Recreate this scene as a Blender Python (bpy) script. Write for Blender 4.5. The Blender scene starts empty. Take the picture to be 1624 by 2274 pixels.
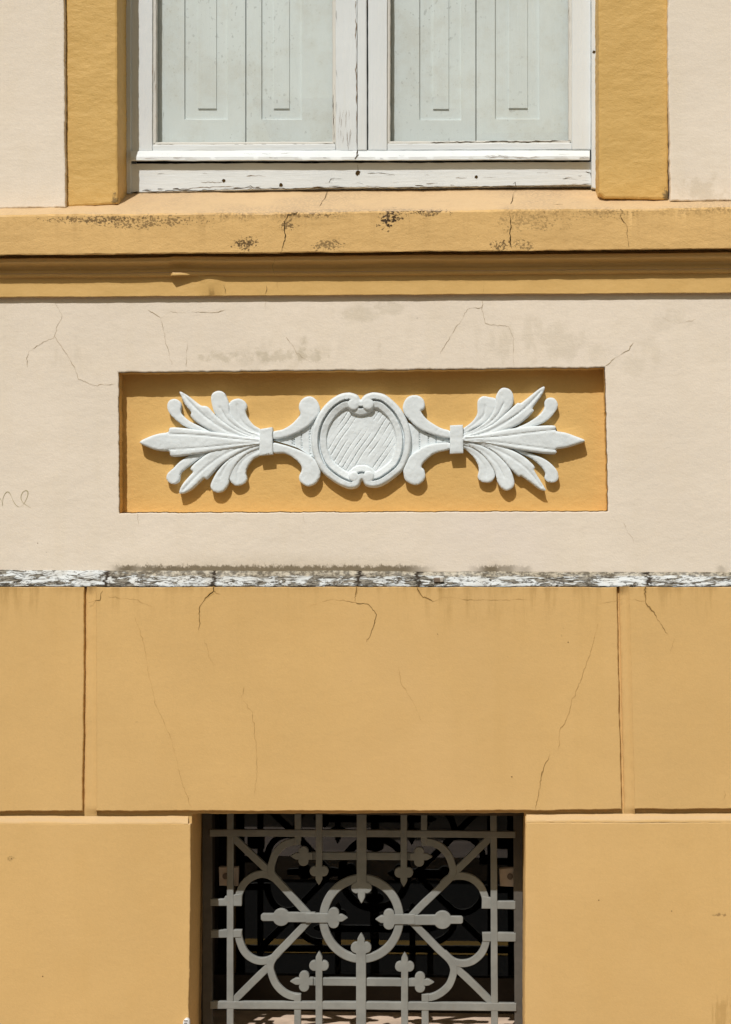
import bpy, bmesh, math, random
import numpy as np
from mathutils import Vector, Matrix, noise
from mathutils.geometry import delaunay_2d_cdt

random.seed(7)
SC = bpy.context.scene
COL = SC.collection

# ------------------------------------------------------------------ camera
ZC = 1.75                                   # height of the middle of the picture on the wall
CAM = Vector((0.22, -4.0, 1.63))
AIM = Vector((0.0, 0.0, ZC))
cam_d = bpy.data.cameras.new('camera')
cam = bpy.data.objects.new('camera', cam_d)
COL.objects.link(cam)
cam.location = CAM
cam.rotation_euler = (AIM - CAM).to_track_quat('-Z', 'Y').to_euler()
DIST = (AIM - CAM).length
cam_d.sensor_width = 36.0
cam_d.sensor_fit = 'AUTO'
cam_d.lens = 36.0 * DIST / 2.274
cam_d.clip_start = 0.05
cam_d.clip_end = 400.0
SC.camera = cam
ROT = cam.rotation_euler.to_matrix()

# ------------------------------------------------------------------ light
SUN_A, SUN_B = 0.28, 1.33                   # sideways and downward travel of sunlight per metre into the wall
sun_dir = Vector((SUN_A, 1.0, -SUN_B)).normalized()
elev = math.asin(-sun_dir.z)
w = bpy.data.worlds.new('World')
SC.world = w
w.use_nodes = True
wn = w.node_tree.nodes
sky = wn.new('ShaderNodeTexSky')
sky.sky_type = 'NISHITA'
sky.sun_disc = False
sky.sun_elevation = elev
sky.sun_rotation = math.atan2(-sun_dir.x, -sun_dir.y)
sky.dust_density = 2.5
tint = wn.new('ShaderNodeMix')                # white balance of the whole sky: hazy, warm daylight
tint.data_type = 'RGBA'; tint.blend_type = 'MULTIPLY'
tint.inputs[0].default_value = 1.0
tint.inputs[7].default_value = (1.0, 0.90, 0.60, 1.0)
w.node_tree.links.new(sky.outputs[0], tint.inputs[6])
w.node_tree.links.new(tint.outputs[2], wn['Background'].inputs['Color'])
wn['Background'].inputs['Strength'].default_value = 0.07
sd = bpy.data.lights.new('sun', 'SUN')
sd.energy = 3.5
sd.angle = math.radians(0.5)
sd.color = (1.0, 0.985, 0.97)
so = bpy.data.objects.new('sun', sd)
so.rotation_euler = sun_dir.to_track_quat('-Z', 'Y').to_euler()
so.location = (-2, -6, 9)
COL.objects.link(so)
SC.view_settings.view_transform = 'Standard'
SC.view_settings.look = 'None'
SC.view_settings.exposure = 0.05
SC.view_settings.gamma = 1.0
SC.view_settings.use_curve_mapping = False

# ------------------------------------------------------------------ helpers
def at(px, py, y):
    """point of the plane at depth y that was measured at px, py on the photograph (1624 x 2274)"""
    d = ROT @ Vector(((px - 812.0) / 1000.0, (1137.0 - py) / 1000.0, -DIST))
    t = (y - CAM.y) / d.y
    return CAM + d * t

def empty(name, loc, label, cat, group=None):
    o = bpy.data.objects.new(name, None)
    COL.objects.link(o)
    o.location = loc
    o.empty_display_size = 0.05
    o['label'] = label
    o['category'] = cat
    if group: o['group'] = group
    return o

def root_loc(o):
    while o is not None and o.parent is not None: o = o.parent
    return Vector(o.location) if o is not None else Vector((0, 0, 0))

def mesh_obj(name, verts, faces, mat, parent=None, smooth=False, angle=None, flat_ok=False):
    r = root_loc(parent) if parent else Vector((0, 0, 0))
    me = bpy.data.meshes.new(name)
    me.from_pydata([tuple(Vector(v) - r) for v in verts], [], faces)
    bm = bmesh.new(); bm.from_mesh(me)
    bmesh.ops.remove_doubles(bm, verts=bm.verts, dist=1e-6)
    bmesh.ops.recalc_face_normals(bm, faces=bm.faces)
    bm.to_mesh(me); bm.free()
    me.materials.append(mat)
    if smooth:
        if angle is not None:
            me.set_sharp_from_angle(angle=math.radians(angle))
        me.polygons.foreach_set('use_smooth', [flat_ok or abs(p.normal.y) < .9995 for p in me.polygons])
    me.update()
    o = bpy.data.objects.new(name, me)
    COL.objects.link(o)
    if parent: o.parent = parent
    return o

class Geo:
    """collects pieces of one mesh"""
    def __init__(s): s.v = []; s.f = []
    def add(s, v, f):
        n = len(s.v); s.v += [tuple(p) for p in v]; s.f += [tuple(i + n for i in q) for q in f]; return s
    def box(s, a, b):
        x0, y0, z0 = a; x1, y1, z1 = b
        v = [(x0,y0,z0),(x1,y0,z0),(x1,y1,z0),(x0,y1,z0),(x0,y0,z1),(x1,y0,z1),(x1,y1,z1),(x0,y1,z1)]
        return s.add(v, [(0,3,2,1),(4,5,6,7),(0,1,5,4),(1,2,6,5),(2,3,7,6),(3,0,4,7)])
    def obj(s, name, mat, parent=None, smooth=False, angle=None):
        return mesh_obj(name, s.v, s.f, mat, parent, smooth, angle)

def resample(loop, step, closed=True):
    out = []
    n = len(loop)
    for i in range(n if closed else n - 1):
        a = loop[i]; b = loop[(i + 1) % n]
        L = math.hypot(b[0] - a[0], b[1] - a[1])
        k = max(1, int(L / step))
        for j in range(k):
            t = j / k
            out.append((a[0] + (b[0] - a[0]) * t, a[1] + (b[1] - a[1]) * t))
    if not closed: out.append(tuple(loop[-1]))
    return out

def wob(loop, amp, step=7.0, seed=0.0, chip=0.0):
    """photo-space outline made uneven, as hand-trowelled edges are"""
    out = []
    for (x, y) in resample(loop, step):
        dx = noise.noise((x * .018 + seed, y * .018, seed)) * .6 + noise.noise((x * .07, y * .07 + seed, 3.1)) * .5 + noise.noise((x*.21, y*.21, seed + 9)) * .35
        dy = noise.noise((x * .018, y * .018 + seed, 7.7)) * .6 + noise.noise((x * .07 + seed, y * .07, 5.3)) * .5 + noise.noise((x*.21 + seed, y*.21, 2)) * .35
        out.append((x + amp * dx, y + amp * dy))
    return out

def smooth_loop(pts, sub=5, closed=True):
    n = len(pts); out = []
    for i in range(n if closed else n - 1):
        p0 = pts[(i - 1) % n] if closed or i > 0 else pts[0]
        p1 = pts[i]; p2 = pts[(i + 1) % n]
        p3 = pts[(i + 2) % n] if closed or i + 2 < n else pts[-1]
        for j in range(sub):
            t = j / sub
            out.append(tuple(0.5 * ((2*p1[k]) + (-p0[k]+p2[k])*t + (2*p0[k]-5*p1[k]+4*p2[k]-p3[k])*t*t + (-p0[k]+3*p1[k]-3*p2[k]+p3[k])*t**3) for k in (0, 1)))
    if not closed: out.append(tuple(pts[-1]))
    return out

def area(l):
    return 0.5 * sum(l[i][0]*l[(i+1)%len(l)][1] - l[(i+1)%len(l)][0]*l[i][1] for i in range(len(l)))

def inset(loop, d):
    """inward offset of a counter-clockwise loop"""
    n = len(loop); out = []
    for i in range(n):
        a = Vector(loop[i-1]); b = Vector(loop[i]); c = Vector(loop[(i+1) % n])
        e1 = (b - a); e2 = (c - b)
        if e1.length < 1e-9 or e2.length < 1e-9: out.append(tuple(b)); continue
        n1 = Vector((-e1.y, e1.x)).normalized(); n2 = Vector((-e2.y, e2.x)).normalized()
        m = n1 + n2
        if m.length < 1e-6: out.append(tuple(b)); continue
        m.normalize()
        k = d / max(0.45, m.dot(n1))
        out.append((b.x + m.x * k, b.y + m.y * k))
    return out

def fill(loops, extra=None):
    """triangulates an outline with holes (and inner points); returns 2d points and triangles"""
    vs = []; es = []
    for l in loops:
        n0 = len(vs); vs += [Vector(p) for p in l]
        es += [(n0 + i, n0 + (i + 1) % len(l)) for i in range(len(l))]
    if extra is not None: vs += [Vector(p) for p in extra]
    r = delaunay_2d_cdt(vs, es, [], 0, 1e-7)
    V = np.array([tuple(p) for p in r[0]])
    T = np.array([tuple(f) for f in r[2]])
    C = V[T].mean(axis=1)
    keep = inside(C, loops)
    return [tuple(p) for p in V], [tuple(int(i) for i in f) for f in T[keep]], None

def inside(P, loops):
    x, y = P[:, 0], P[:, 1]
    ins = np.zeros(len(P), bool)
    for l in loops:
        a = np.array(l)
        for i in range(len(a)):
            x0, y0 = a[i - 1]; x1, y1 = a[i]
            c = ((y0 > y) != (y1 > y))
            if c.any(): ins ^= c & (x < (x1 - x0) * (y - y0) / (y1 - y0 + 1e-12) + x0)
    return ins

def plate(loops, yf, yb, bevel=0.0, yw=None, geo=None, steps=2, bows=None):
    """slab with an outline and holes measured on the photograph at depth yf; front face at yf, sides back to yb.
       first loop = outline, others = holes"""
    g = geo or Geo()
    L = []
    for k, l in enumerate(loops):
        p = [(lambda q: (q.x, q.z))(at(a, b, yf)) for a, b in l]
        A = area(p)
        if (k == 0 and A < 0) or (k > 0 and A > 0): p.reverse()
        L.append(p)
    rings = []
    if bevel > 0:
        for s in range(steps + 1):
            th = math.pi / 2 * s / steps
            rings.append((bevel * (1 - math.cos(th)), yf + bevel * (1 - math.sin(th))))   # (inset, y): from the side to the front
    else:
        rings.append((0.0, yf))
    ins = [inset(l, rings[-1][0]) for l in L]
    v2, t2, _ = fill(ins)
    g.add([(x, yf, z) for x, z in v2], t2)
    for k, l in enumerate(L):
        n = len(l)
        stack = [[(x, yb, z) for x, z in l]] + [[(x, yy, z) for x, z in (inset(l, dd) if dd > 0 else l)] for dd, yy in rings]
        vv = [p for ring in stack for p in ring]; ff = []
        for r in range(len(stack) - 1):
            for i in range(n):
                j = (i + 1) % n
                ff.append((r*n+i, r*n+j, (r+1)*n+j, (r+1)*n+i))
        g.add(vv, ff)
    return g

def rect(x0, y0, x1, y1): return [(x0, y0), (x1, y0), (x1, y1), (x0, y1)]

def sweep(prof, x0, x1, step, jit, seed=0.0, mod=None):
    """horizontal moulding: prof = [(py at px 0, py at px 1624, depth)]; swept along the wall with slight unevenness"""
    xs = []; x = x0
    while x < x1 + .1:
        xs.append(x); x += step
    n = len(prof); v = []; f = []
    for a, px in enumerate(xs):
        for k, (l, r, y) in enumerate(prof):
            py = l + (r - l) * px / 1624.0
            dy = jit * (noise.noise((px * .006, k * .13 + seed, 1.0)) + .7 * noise.noise((px * .03, k * .4 + seed, 2.0)) + .5 * noise.noise((px * .11, k * .9 + seed, 3.0)))
            yy = y + jit * .0006 * noise.noise((px * .02, k * .7 + seed, 6.0))
            if mod: px2, dpy, ddy = mod(px, k); dy += dpy; yy += ddy
            v.append(at(px, py + dy, yy))
    for a in range(len(xs) - 1):
        for k in range(n - 1):
            f.append((a*n+k, (a+1)*n+k, (a+1)*n+k+1, a*n+k+1))
    return v, f

def ribbon(pts, y, w0, w1=None, jit=1.2, seed=0.0, step=5.0, proud=.0007, geo=None):
    """thin crack line lying on the plaster; widths in mm"""
    if w1 is None: w1 = w0
    P = resample(pts, step, closed=False)
    q = []
    for i, (x, yy) in enumerate(P):
        e = min(1.0, i / 2.0, (len(P) - 1 - i) / 2.0 + .3)
        q.append((x + e * jit * (noise.noise((x * .08, yy * .08, seed)) * 1.4 + noise.noise((x * .3, yy * .3, seed + 4)) * 1.0),
                  yy + e * jit * (noise.noise((x * .08, yy * .08, seed + 8)) * 1.4 + noise.noise((x * .3, yy * .3, seed + 12)) * 1.0)))
    g = geo or Geo(); v = []; f = []
    for i, (x, yy) in enumerate(q):
        a = q[max(0, i - 1)]; b = q[min(len(q) - 1, i + 1)]
        t = Vector((b[0] - a[0], b[1] - a[1]))
        t = t.normalized() if t.length > 1e-6 else Vector((0, 1))
        k = i / max(1, len(q) - 1)
        ww = (w0 + (w1 - w0) * k) * .5 * (1.0 + .7 * noise.noise((x * .12, yy * .12, seed + 20)))
        ww *= max(.2, min(1.25, .75 + 1.3 * noise.noise((x * .05, yy * .05, seed + 31))))
        ww *= min(1.0, .35 + i * .4, .25 + (len(q) - 1 - i) * .3)
        yd = (y(x, yy) if callable(y) else y) - proud
        v.append(at(x - t.y * ww, yy + t.x * ww, yd)); v.append(at(x + t.y * ww, yy - t.x * ww, yd))
    for i in range(len(q) - 1): f.append((2*i, 2*i+1, 2*i+3, 2*i+2))
    g.add(v, f)
    return g

# ------------------------------------------------------------------ materials
class NT:
    def __init__(s, name):
        s.m = bpy.data.materials.new(name); s.m.use_nodes = True
        s.t = s.m.node_tree; s.n = s.t.nodes; s.l = s.t.links
        s.b = s.n['Principled BSDF']; s.out = s.n['Material Output']
        s.pos = s.n.new('ShaderNodeNewGeometry').outputs['Position']
        s.sep = s.n.new('ShaderNodeSeparateXYZ'); s.l.new(s.pos, s.sep.inputs[0])
        s.x, s.y, s.z = s.sep.outputs
    def put(s, v, i):
        if isinstance(v, (int, float)): i.default_value = v
        elif isinstance(v, (tuple, list)): i.default_value = (tuple(v) + (1.0,))[:len(i.default_value)]
        else: s.l.new(v, i)
    def math(s, op, a, b=0.0, c=0.0, clamp=False):
        n = s.n.new('ShaderNodeMath'); n.operation = op; n.use_clamp = clamp
        s.put(a, n.inputs[0]); s.put(b, n.inputs[1]); s.put(c, n.inputs[2]); return n.outputs[0]
    def scaled(s, sx, sy, sz, off=(0, 0, 0)):
        n = s.n.new('ShaderNodeMapping'); s.l.new(s.pos, n.inputs[0]); n.inputs['Scale'].default_value = (sx, sy, sz); n.inputs['Location'].default_value = off
        return n.outputs[0]
    def noise(s, scale, detail=3.0, rough=.55, vec=None, dist=0.0):
        n = s.n.new('ShaderNodeTexNoise'); s.l.new(vec if vec is not None else s.pos, n.inputs['Vector'])
        n.inputs['Scale'].default_value = scale; n.inputs['Detail'].default_value = detail
        n.inputs['Roughness'].default_value = rough; n.inputs['Distortion'].default_value = dist
        return n.outputs[0]
    def ramp(s, v, lo, hi, a=0.0, b=1.0):
        n = s.n.new('ShaderNodeMapRange'); n.interpolation_type = 'SMOOTHSTEP'
        s.put(v, n.inputs['Value']); n.inputs['From Min'].default_value = lo; n.inputs['From Max'].default_value = hi
        n.inputs['To Min'].default_value = a; n.inputs['To Max'].default_value = b; return n.outputs[0]
    def mix(s, f, a, b, blend='MIX'):
        n = s.n.new('ShaderNodeMix'); n.data_type = 'RGBA'; n.blend_type = blend
        s.put(f, n.inputs[0]); s.put(a, n.inputs[6]); s.put(b, n.inputs[7]); return n.outputs[2]
    def bump(s, h, dist, strength=1.0, prev=None):
        n = s.n.new('ShaderNodeBump'); s.put(h, n.inputs['Height']); n.inputs['Distance'].default_value = dist
        n.inputs['Strength'].default_value = strength
        if prev is not None: s.l.new(prev, n.inputs['Normal'])
        return n.outputs[0]
    def blob(s, px, py, rx, rz, y=0.0):
        """soft patch at a place measured on the photograph (radii in mm)"""
        p = at(px, py, y)
        dx = s.math('MULTIPLY', s.math('SUBTRACT', s.x, p.x), 1000.0 / rx)
        dz = s.math('MULTIPLY', s.math('SUBTRACT', s.z, p.z), 1000.0 / rz)
        r = s.math('SQRT', s.math('ADD', s.math('MULTIPLY', dx, dx), s.math('MULTIPLY', dz, dz)))
        return s.ramp(r, 0.15, 1.0, 1.0, 0.0)
    def done(s, col, rough=.7, normal=None, spec=.3):
        s.put(col, s.b.inputs['Base Color']); s.put(rough, s.b.inputs['Roughness'])
        s.b.inputs['Specular IOR Level'].default_value = spec
        if normal is not None: s.l.new(normal, s.b.inputs['Normal'])
        return s.m

def vmul(c, k): return tuple(min(1.0, a * k) for a in c)

def pale_topped(n, col, c, k):  # upward faces mixed paler: washed-out sunlit highlights put into the colour
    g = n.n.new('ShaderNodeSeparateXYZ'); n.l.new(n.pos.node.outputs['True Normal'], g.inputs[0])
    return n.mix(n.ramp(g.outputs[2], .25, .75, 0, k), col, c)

def plaster(name, c, var=.07, rough=.75, b1=.0022, b2=.0007, spec=.25, stains=(), extra=None, speck=.35):
    """painted plaster: trowel waves, fine grain, slight fading, pin holes"""
    n = NT(name)
    big = n.noise(2.6, 4, .6)
    mid = n.noise(14, 5, .6, n.scaled(1, 1, .7))
    fine = n.noise(160, 3, .6)
    col = n.mix(n.ramp(big, .3, .72), vmul(c, 1 - var), vmul(c, 1 + var))
    col = n.mix(n.ramp(mid, .42, .75, 0, .55), col, vmul((c[0], c[1]*.985, c[2]*.95), 1 - var * .8))
    col = n.mix(n.ramp(fine, .35, .7, 0, .12), col, vmul(c, .72))
    # scattered pin holes and grit
    sp = n.noise(95, 1, .4, n.scaled(1, 1, 1, (3.1, 0, 1.7)))
    gate = n.ramp(n.noise(5, 2, .5, n.scaled(1, 1, 1, (9, 2, 4))), .5, .68)
    col = n.mix(n.math('MULTIPLY', n.ramp(sp, .755, .8, 0, speck), gate), col, vmul(c, .35))
    cloud = n.noise(1.3, 5, .62, n.scaled(1, 1, .75, (7, 3, 5)))
    col = n.mix(n.ramp(cloud, .5, .72, 0, .5), col, vmul((c[0], c[1] * 1.015, c[2] * 1.12), 1 + var * .5))
    strk = n.noise(12, 5, .6, n.scaled(1.5, 1, .12, (1, 0, 4)))
    col = n.mix(n.ramp(strk, .52, .75, 0, .22), col, vmul((c[0], c[1] * .98, c[2] * .9), .9))
    for f in stains: col = f(n, col)
    if extra: col = extra(n, col)
    col = pale_topped(n, col, (.50, .385, .27), .55)
    wave = n.noise(9, 3, .5, n.scaled(1, 1, 1.3))
    lump = n.noise(38, 4, .6, n.scaled(.7, 1, 1.2))
    grain = n.noise(260, 3, .65)
    nr = n.bump(wave, b1 * 1.6)
    nr = n.bump(lump, b1, .8, nr)
    nr = n.bump(grain, b2, .8, nr)
    return n.done(col, rough, nr, spec)

def stain(px, py, rx, rz, col, k, y=0.0, scale=60, lo=.45, hi=.62, sx=1.0, sz=1.0, detail=5):
    def f(n, c):
        m = n.blob(px, py, rx, rz, y)
        t = n.noise(scale, detail, .65, n.scaled(sx, 1, sz, (px * .013, 0, py * .011)))
        t = n.math('ADD', t, n.math('MULTIPLY', m, .20))
        t = n.math('ADD', t, n.math('MULTIPLY', n.math('SUBTRACT', n.noise(scale * .22, 3, .6, n.scaled(sx, 1, sz, (py * .07, 0, 3.3))), .5), .45))
        a = n.math('MULTIPLY', n.math('MULTIPLY', n.ramp(t, lo + .13, hi + .13), n.ramp(m, 0, .4)), k)
        return n.mix(a, c, col)
    return f

CREAM = (.765, .678, .568)
ORANGE = (.655, .425, .172)
SURR = (.61, .388, .122)
NICHE = (.675, .425, .148)
WHITE = (.665, .70, .71)
DIRT = (.12, .095, .06)
MOLD = (.055, .04, .02)

def cream_extra(n, col):
    # rain streaks and grey bloom under the cornice and above the recessed panel
    zt = at(800, 670, 0).z; zb = at(800, 815, 0).z
    band = n.math('MULTIPLY', n.ramp(n.z, zb - .02, zb + .03), n.ramp(n.z, zt - .05, zt + .01, 1, .25))
    st = n.noise(16, 5, .62, n.scaled(1.6, 1, .5, (4, 0, 2)))
    xs = n.ramp(n.noise(2.3, 2, .5, n.scaled(1, 1, .2, (2, 0, 8))), .42, .62)
    a = n.math('MULTIPLY', n.math('MULTIPLY', n.ramp(st, .5, .72), band), xs)
    col = n.mix(n.math('MULTIPLY', a, .24), col, (.42, .35, .24))
    # mould creeping up from the ledge
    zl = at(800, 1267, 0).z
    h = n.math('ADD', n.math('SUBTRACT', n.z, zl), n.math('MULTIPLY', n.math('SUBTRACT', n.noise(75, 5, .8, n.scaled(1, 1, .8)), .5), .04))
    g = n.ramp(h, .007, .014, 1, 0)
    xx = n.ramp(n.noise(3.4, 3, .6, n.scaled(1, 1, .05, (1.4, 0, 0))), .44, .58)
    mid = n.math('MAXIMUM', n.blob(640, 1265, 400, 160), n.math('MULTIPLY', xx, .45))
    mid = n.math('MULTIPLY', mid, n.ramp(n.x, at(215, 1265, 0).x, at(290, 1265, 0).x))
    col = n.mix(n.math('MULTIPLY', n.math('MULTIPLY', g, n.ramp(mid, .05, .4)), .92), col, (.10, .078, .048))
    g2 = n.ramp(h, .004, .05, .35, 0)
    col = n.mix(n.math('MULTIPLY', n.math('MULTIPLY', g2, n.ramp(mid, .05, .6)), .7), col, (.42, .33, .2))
    return col

def block_extra(n, col):
    # drip marks below the ledge
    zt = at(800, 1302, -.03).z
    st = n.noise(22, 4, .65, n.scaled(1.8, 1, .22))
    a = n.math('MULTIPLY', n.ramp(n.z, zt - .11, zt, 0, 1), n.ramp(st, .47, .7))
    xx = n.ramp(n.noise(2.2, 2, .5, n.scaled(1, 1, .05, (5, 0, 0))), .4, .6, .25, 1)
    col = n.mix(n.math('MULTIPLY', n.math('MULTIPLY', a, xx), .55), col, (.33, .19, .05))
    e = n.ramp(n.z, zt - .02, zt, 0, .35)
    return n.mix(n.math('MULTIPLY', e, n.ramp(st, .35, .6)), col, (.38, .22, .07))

M = {}
G1 = (.46, .40, .29)
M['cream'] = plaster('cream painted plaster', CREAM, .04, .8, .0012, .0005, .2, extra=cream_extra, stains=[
    stain(600, 780, 190, 60, G1, .22, scale=24, sz=.7), stain(830, 690, 130, 40, G1, .3, scale=24),
    stain(1180, 760, 190, 80, G1, .2, scale=20, sx=1.6, sz=.6), stain(1390, 790, 130, 70, G1, .17, scale=22),
    stain(1480, 715, 110, 40, G1, .15, scale=26), stain(665, 770, 40, 60, G1, .5, scale=20),
    stain(1560, 430, 100, 60, (.42, .34, .22), .3, scale=26), stain(600, 790, 260, 26, G1, .45, scale=40)])
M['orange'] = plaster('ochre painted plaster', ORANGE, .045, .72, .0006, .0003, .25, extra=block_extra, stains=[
    stain(1600, 2032, 30, 7, (.25, .15, .06), .7, -.03, 140), stain(1600, 2250, 45, 60, (.42, .25, .08), .5, -.03, 40, sx=2, sz=.3),
    stain(26, 1908, 16, 11, (.3, .19, .07), .6, -.03, 140)])
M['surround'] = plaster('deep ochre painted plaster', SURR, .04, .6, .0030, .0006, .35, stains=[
    stain(1480, 432, 14, 26, MOLD, .8, .012, 60), stain(255, 440, 14, 20, MOLD, .7, .012, 60)])
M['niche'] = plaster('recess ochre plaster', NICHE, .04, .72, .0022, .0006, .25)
MO = []
for (px, py, rx, rz, k, sc) in [(330, 493, 250, 28, .7, 110), (540, 545, 60, 30, .95, 110), (640, 500, 40, 26, .8, 90),
        (868, 488, 62, 50, 1.25, 62), (868, 482, 40, 30, 1.3, 90), (930, 470, 150, 20, .8, 90), (1110, 545, 40, 24, .85, 110), (1180, 495, 150, 40, .42, 130),
        (1350, 472, 120, 24, .4, 130), (730, 545, 70, 26, .7, 120), (800, 465, 300, 9, .6, 80), (210, 487, 220, 14, .8, 90), (1165, 545, 40, 20, .7, 110), (690, 478, 120, 14, .7, 80)]:
    MO.append(stain(px, py, rx, rz, (.045, .022, .004), k * .9, -.055, sc * 2.0, .55, .61, .8, 1.0, 5))
def sill_extra(n, col):
    # grime washed over the top edge of the cornice, running a little way down
    a = at(0, 478, -.055); b = at(1624, 461, -.055); k = (b.z - a.z) / (b.x - a.x)
    edge = n.math('MULTIPLY_ADD', n.math('SUBTRACT', n.x, a.x), k, a.z)
    h = n.math('SUBTRACT', edge, n.z)
    h = n.math('ADD', h, n.math('MULTIPLY', n.math('SUBTRACT', n.noise(40, 4, .7, n.scaled(1.6, 1, .35)), .5), .05))
    gate = n.ramp(n.noise(3.2, 3, .6, n.scaled(1, 1, .2, (4, 0, 1))), .45, .62)
    g = n.math('MULTIPLY', n.math('MULTIPLY', n.ramp(h, .0, .022, 1, 0), gate), n.ramp(n.noise(170, 4, .7), .42, .58))
    col = n.mix(n.math('MULTIPLY', g, .6), col, (.16, .09, .03))
    run = n.math('MULTIPLY', n.ramp(n.noise(26, 4, .65, n.scaled(1.4, 1, .12)), .5, .72), n.ramp(h, .0, .085, 1, .15))
    return n.mix(n.math('MULTIPLY', run, .32), col, (.36, .21, .07))
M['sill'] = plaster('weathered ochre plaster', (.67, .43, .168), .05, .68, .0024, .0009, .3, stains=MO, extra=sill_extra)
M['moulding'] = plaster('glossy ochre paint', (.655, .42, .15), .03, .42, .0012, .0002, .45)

def flaky():
    """thick white paint peeling off a grey weathered ledge"""
    n = NT('flaking white paint')
    v = n.scaled(.5, 1, 2.3)
    f1 = n.noise(52, 5, .64, v, .7)
    big = n.noise(5, 3, .6, n.scaled(1, 1, .4, (3, 0, 1)))
    t = n.math('ADD', f1, n.math('MULTIPLY', n.math('SUBTRACT', big, .5), .42))
    zt = at(800, 1270, 0).z
    t = n.math('ADD', t, n.blob(640, 1272, 420, 14, -.01) if False else 0.0)
    hole = n.ramp(t, .505, .53)
    grey = n.mix(n.ramp(n.noise(150, 4, .7, v), .38, .62), (.022, .018, .012), (.27, .25, .21))
    col = n.mix(n.ramp(n.noise(30, 4, .6), .4, .7, 0, .5), vmul(WHITE, .88), (.50, .48, .43))
    col = n.mix(hole, col, grey)
    cr = n.noise(30, 4, .65, n.scaled(.5, 1, 2.6, (8, 1, 3)), 1.0)
    band = n.math('MULTIPLY', n.ramp(cr, .47, .495), n.ramp(cr, .505, .53, 1, 0))
    col = n.mix(n.math('MULTIPLY', band, .85), col, (.04, .03, .02))
    # soft grime, heavier against the wall and in the middle of the ledge
    up = n.ramp(n.z, at(800, 1294, -.02).z, at(800, 1272, -.005).z)
    gm = n.math('MULTIPLY', n.ramp(n.noise(9, 4, .65, n.scaled(1, 1, .5, (6, 0, 0))), .45, .66), n.math('MULTIPLY_ADD', up, .65, .2))
    gm = n.math('MAXIMUM', gm, n.math('MULTIPLY', n.math('MULTIPLY', n.blob(640, 1270, 330, 60), up), .9))
    gm = n.math('MULTIPLY', gm, n.ramp(n.noise(48, 4, .7, v), .36, .56))
    col = n.mix(n.math('MULTIPLY', gm, .78), col, (.20, .18, .145))
    tp = n.ramp(n.math('ADD', up, n.math('MULTIPLY', n.math('SUBTRACT', n.noise(40, 4, .7, n.scaled(.6, 1, 1, (2, 0, 2))), .5), 1.1)), .62, .86)
    tp = n.math('MULTIPLY', tp, n.ramp(n.x, at(200, 1270, 0).x, at(330, 1270, 0).x))
    col = n.mix(n.math('MULTIPLY', tp, .85), col, n.mix(n.ramp(n.noise(90, 4, .7), .4, .62), (.12, .10, .07), (.46, .41, .32)))
    for (px, rx) in ((238, 5), (474, 7), (798, 6), (928, 6), (1442, 7)):
        p = at(px, 1288, -.015)
        dx = n.math('ADD', n.math('SUBTRACT', n.x, p.x), n.math('MULTIPLY', n.math('SUBTRACT', n.noise(60, 3, .7, n.scaled(.3, 1, 1, (px, 0, 0))), .5), .05))
        m = n.ramp(n.math('ABSOLUTE', dx), rx * .0004, rx * .0014, 1, 0)
        m = n.math('MULTIPLY', m, n.ramp(n.noise(120, 3, .6), .3, .48))
        col = n.mix(m, col, (.03, .022, .014))
    nr = n.bump(n.math('MULTIPLY', hole, -1.0), .004, .9)
    nr = n.bump(f1, .003, .7, nr)
    return n.done(col, .75, nr, .2)
M['flaky'] = flaky()

def woodpaint(name, c, grain=.5, horiz=False, speck=0.0, k=1.0, rough=.5):
    n = NT(name)
    sc = n.scaled(.12, 1, 1.6) if horiz else n.scaled(1.6, 1, .1)
    g = n.noise(95, 5, .7, sc)
    g2 = n.noise(22, 4, .6, sc)
    big = n.noise(4, 4, .6)
    col = n.mix(n.ramp(big, .3, .7), vmul(c, .95), vmul(c, 1.03))
    col = n.mix(n.ramp(g2, .5, .75, 0, .35 * grain), col, (.60, .58, .50))
    gate = n.ramp(n.noise(6, 3, .6, n.scaled(1, 1, 1, (5, 5, 2))), .5, .68)
    crk = n.math('MULTIPLY', n.ramp(g, .66, .72), gate)
    col = n.mix(n.math('MULTIPLY', crk, .75 * grain), col, (.22, .19, .13))
    if speck:
        sp = n.noise(110, 2, .5, n.scaled(1, 1, .8))
        gt = n.ramp(n.noise(5, 3, .6), .42, .62)
        col = n.mix(n.math('MULTIPLY', n.ramp(sp, .62, .70, 0, .42 * speck), gt), col, vmul(c, .55))
        dust = n.noise(7, 6, .75)
        col = n.mix(n.ramp(dust, .42, .66, 0, .32 * speck), col, (.56, .55, .50))
        col = n.mix(n.math('MULTIPLY', n.ramp(n.noise(150, 3, .6), .6, .72, 0, .4), n.ramp(dust, .45, .6)), col, (.42, .42, .36))
    nr = n.bump(g, .0012 * k, .8)
    nr = n.bump(n.noise(30, 4, .6), .0012 * k, .5, nr)
    return n.done(col, rough, nr, .35)
M['wood'] = woodpaint('white painted timber upright', WHITE)
M['woodh'] = woodpaint('white painted timber rail', WHITE, horiz=True, grain=.9)
M['putty'] = woodpaint('old putty and grey paint', (.61, .60, .555), grain=1.2, rough=.8)
M['shutter'] = woodpaint('pale green grey shutter paint', (.69, .74, .755), grain=.25, speck=1.3, k=.5)

def relief_paint():
    n = NT('white limewashed plaster')
    c = (.70, .75, .77)
    col = n.mix(n.ramp(n.noise(12, 4, .6), .35, .7), vmul(c, .95), vmul(c, 1.02))
    col = n.mix(n.ramp(n.noise(40, 5, .7, n.scaled(1, 1, .8, (2, 0, 5))), .62, .78, 0, .35), col, (.60, .52, .40))
    nr = n.bump(n.noise(45, 4, .6), .0012, .8)
    nr = n.bump(n.noise(210, 3, .6), .0006, .7, nr)
    return n.done(col, .75, nr, .2)
M['relief'] = relief_paint()

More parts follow.
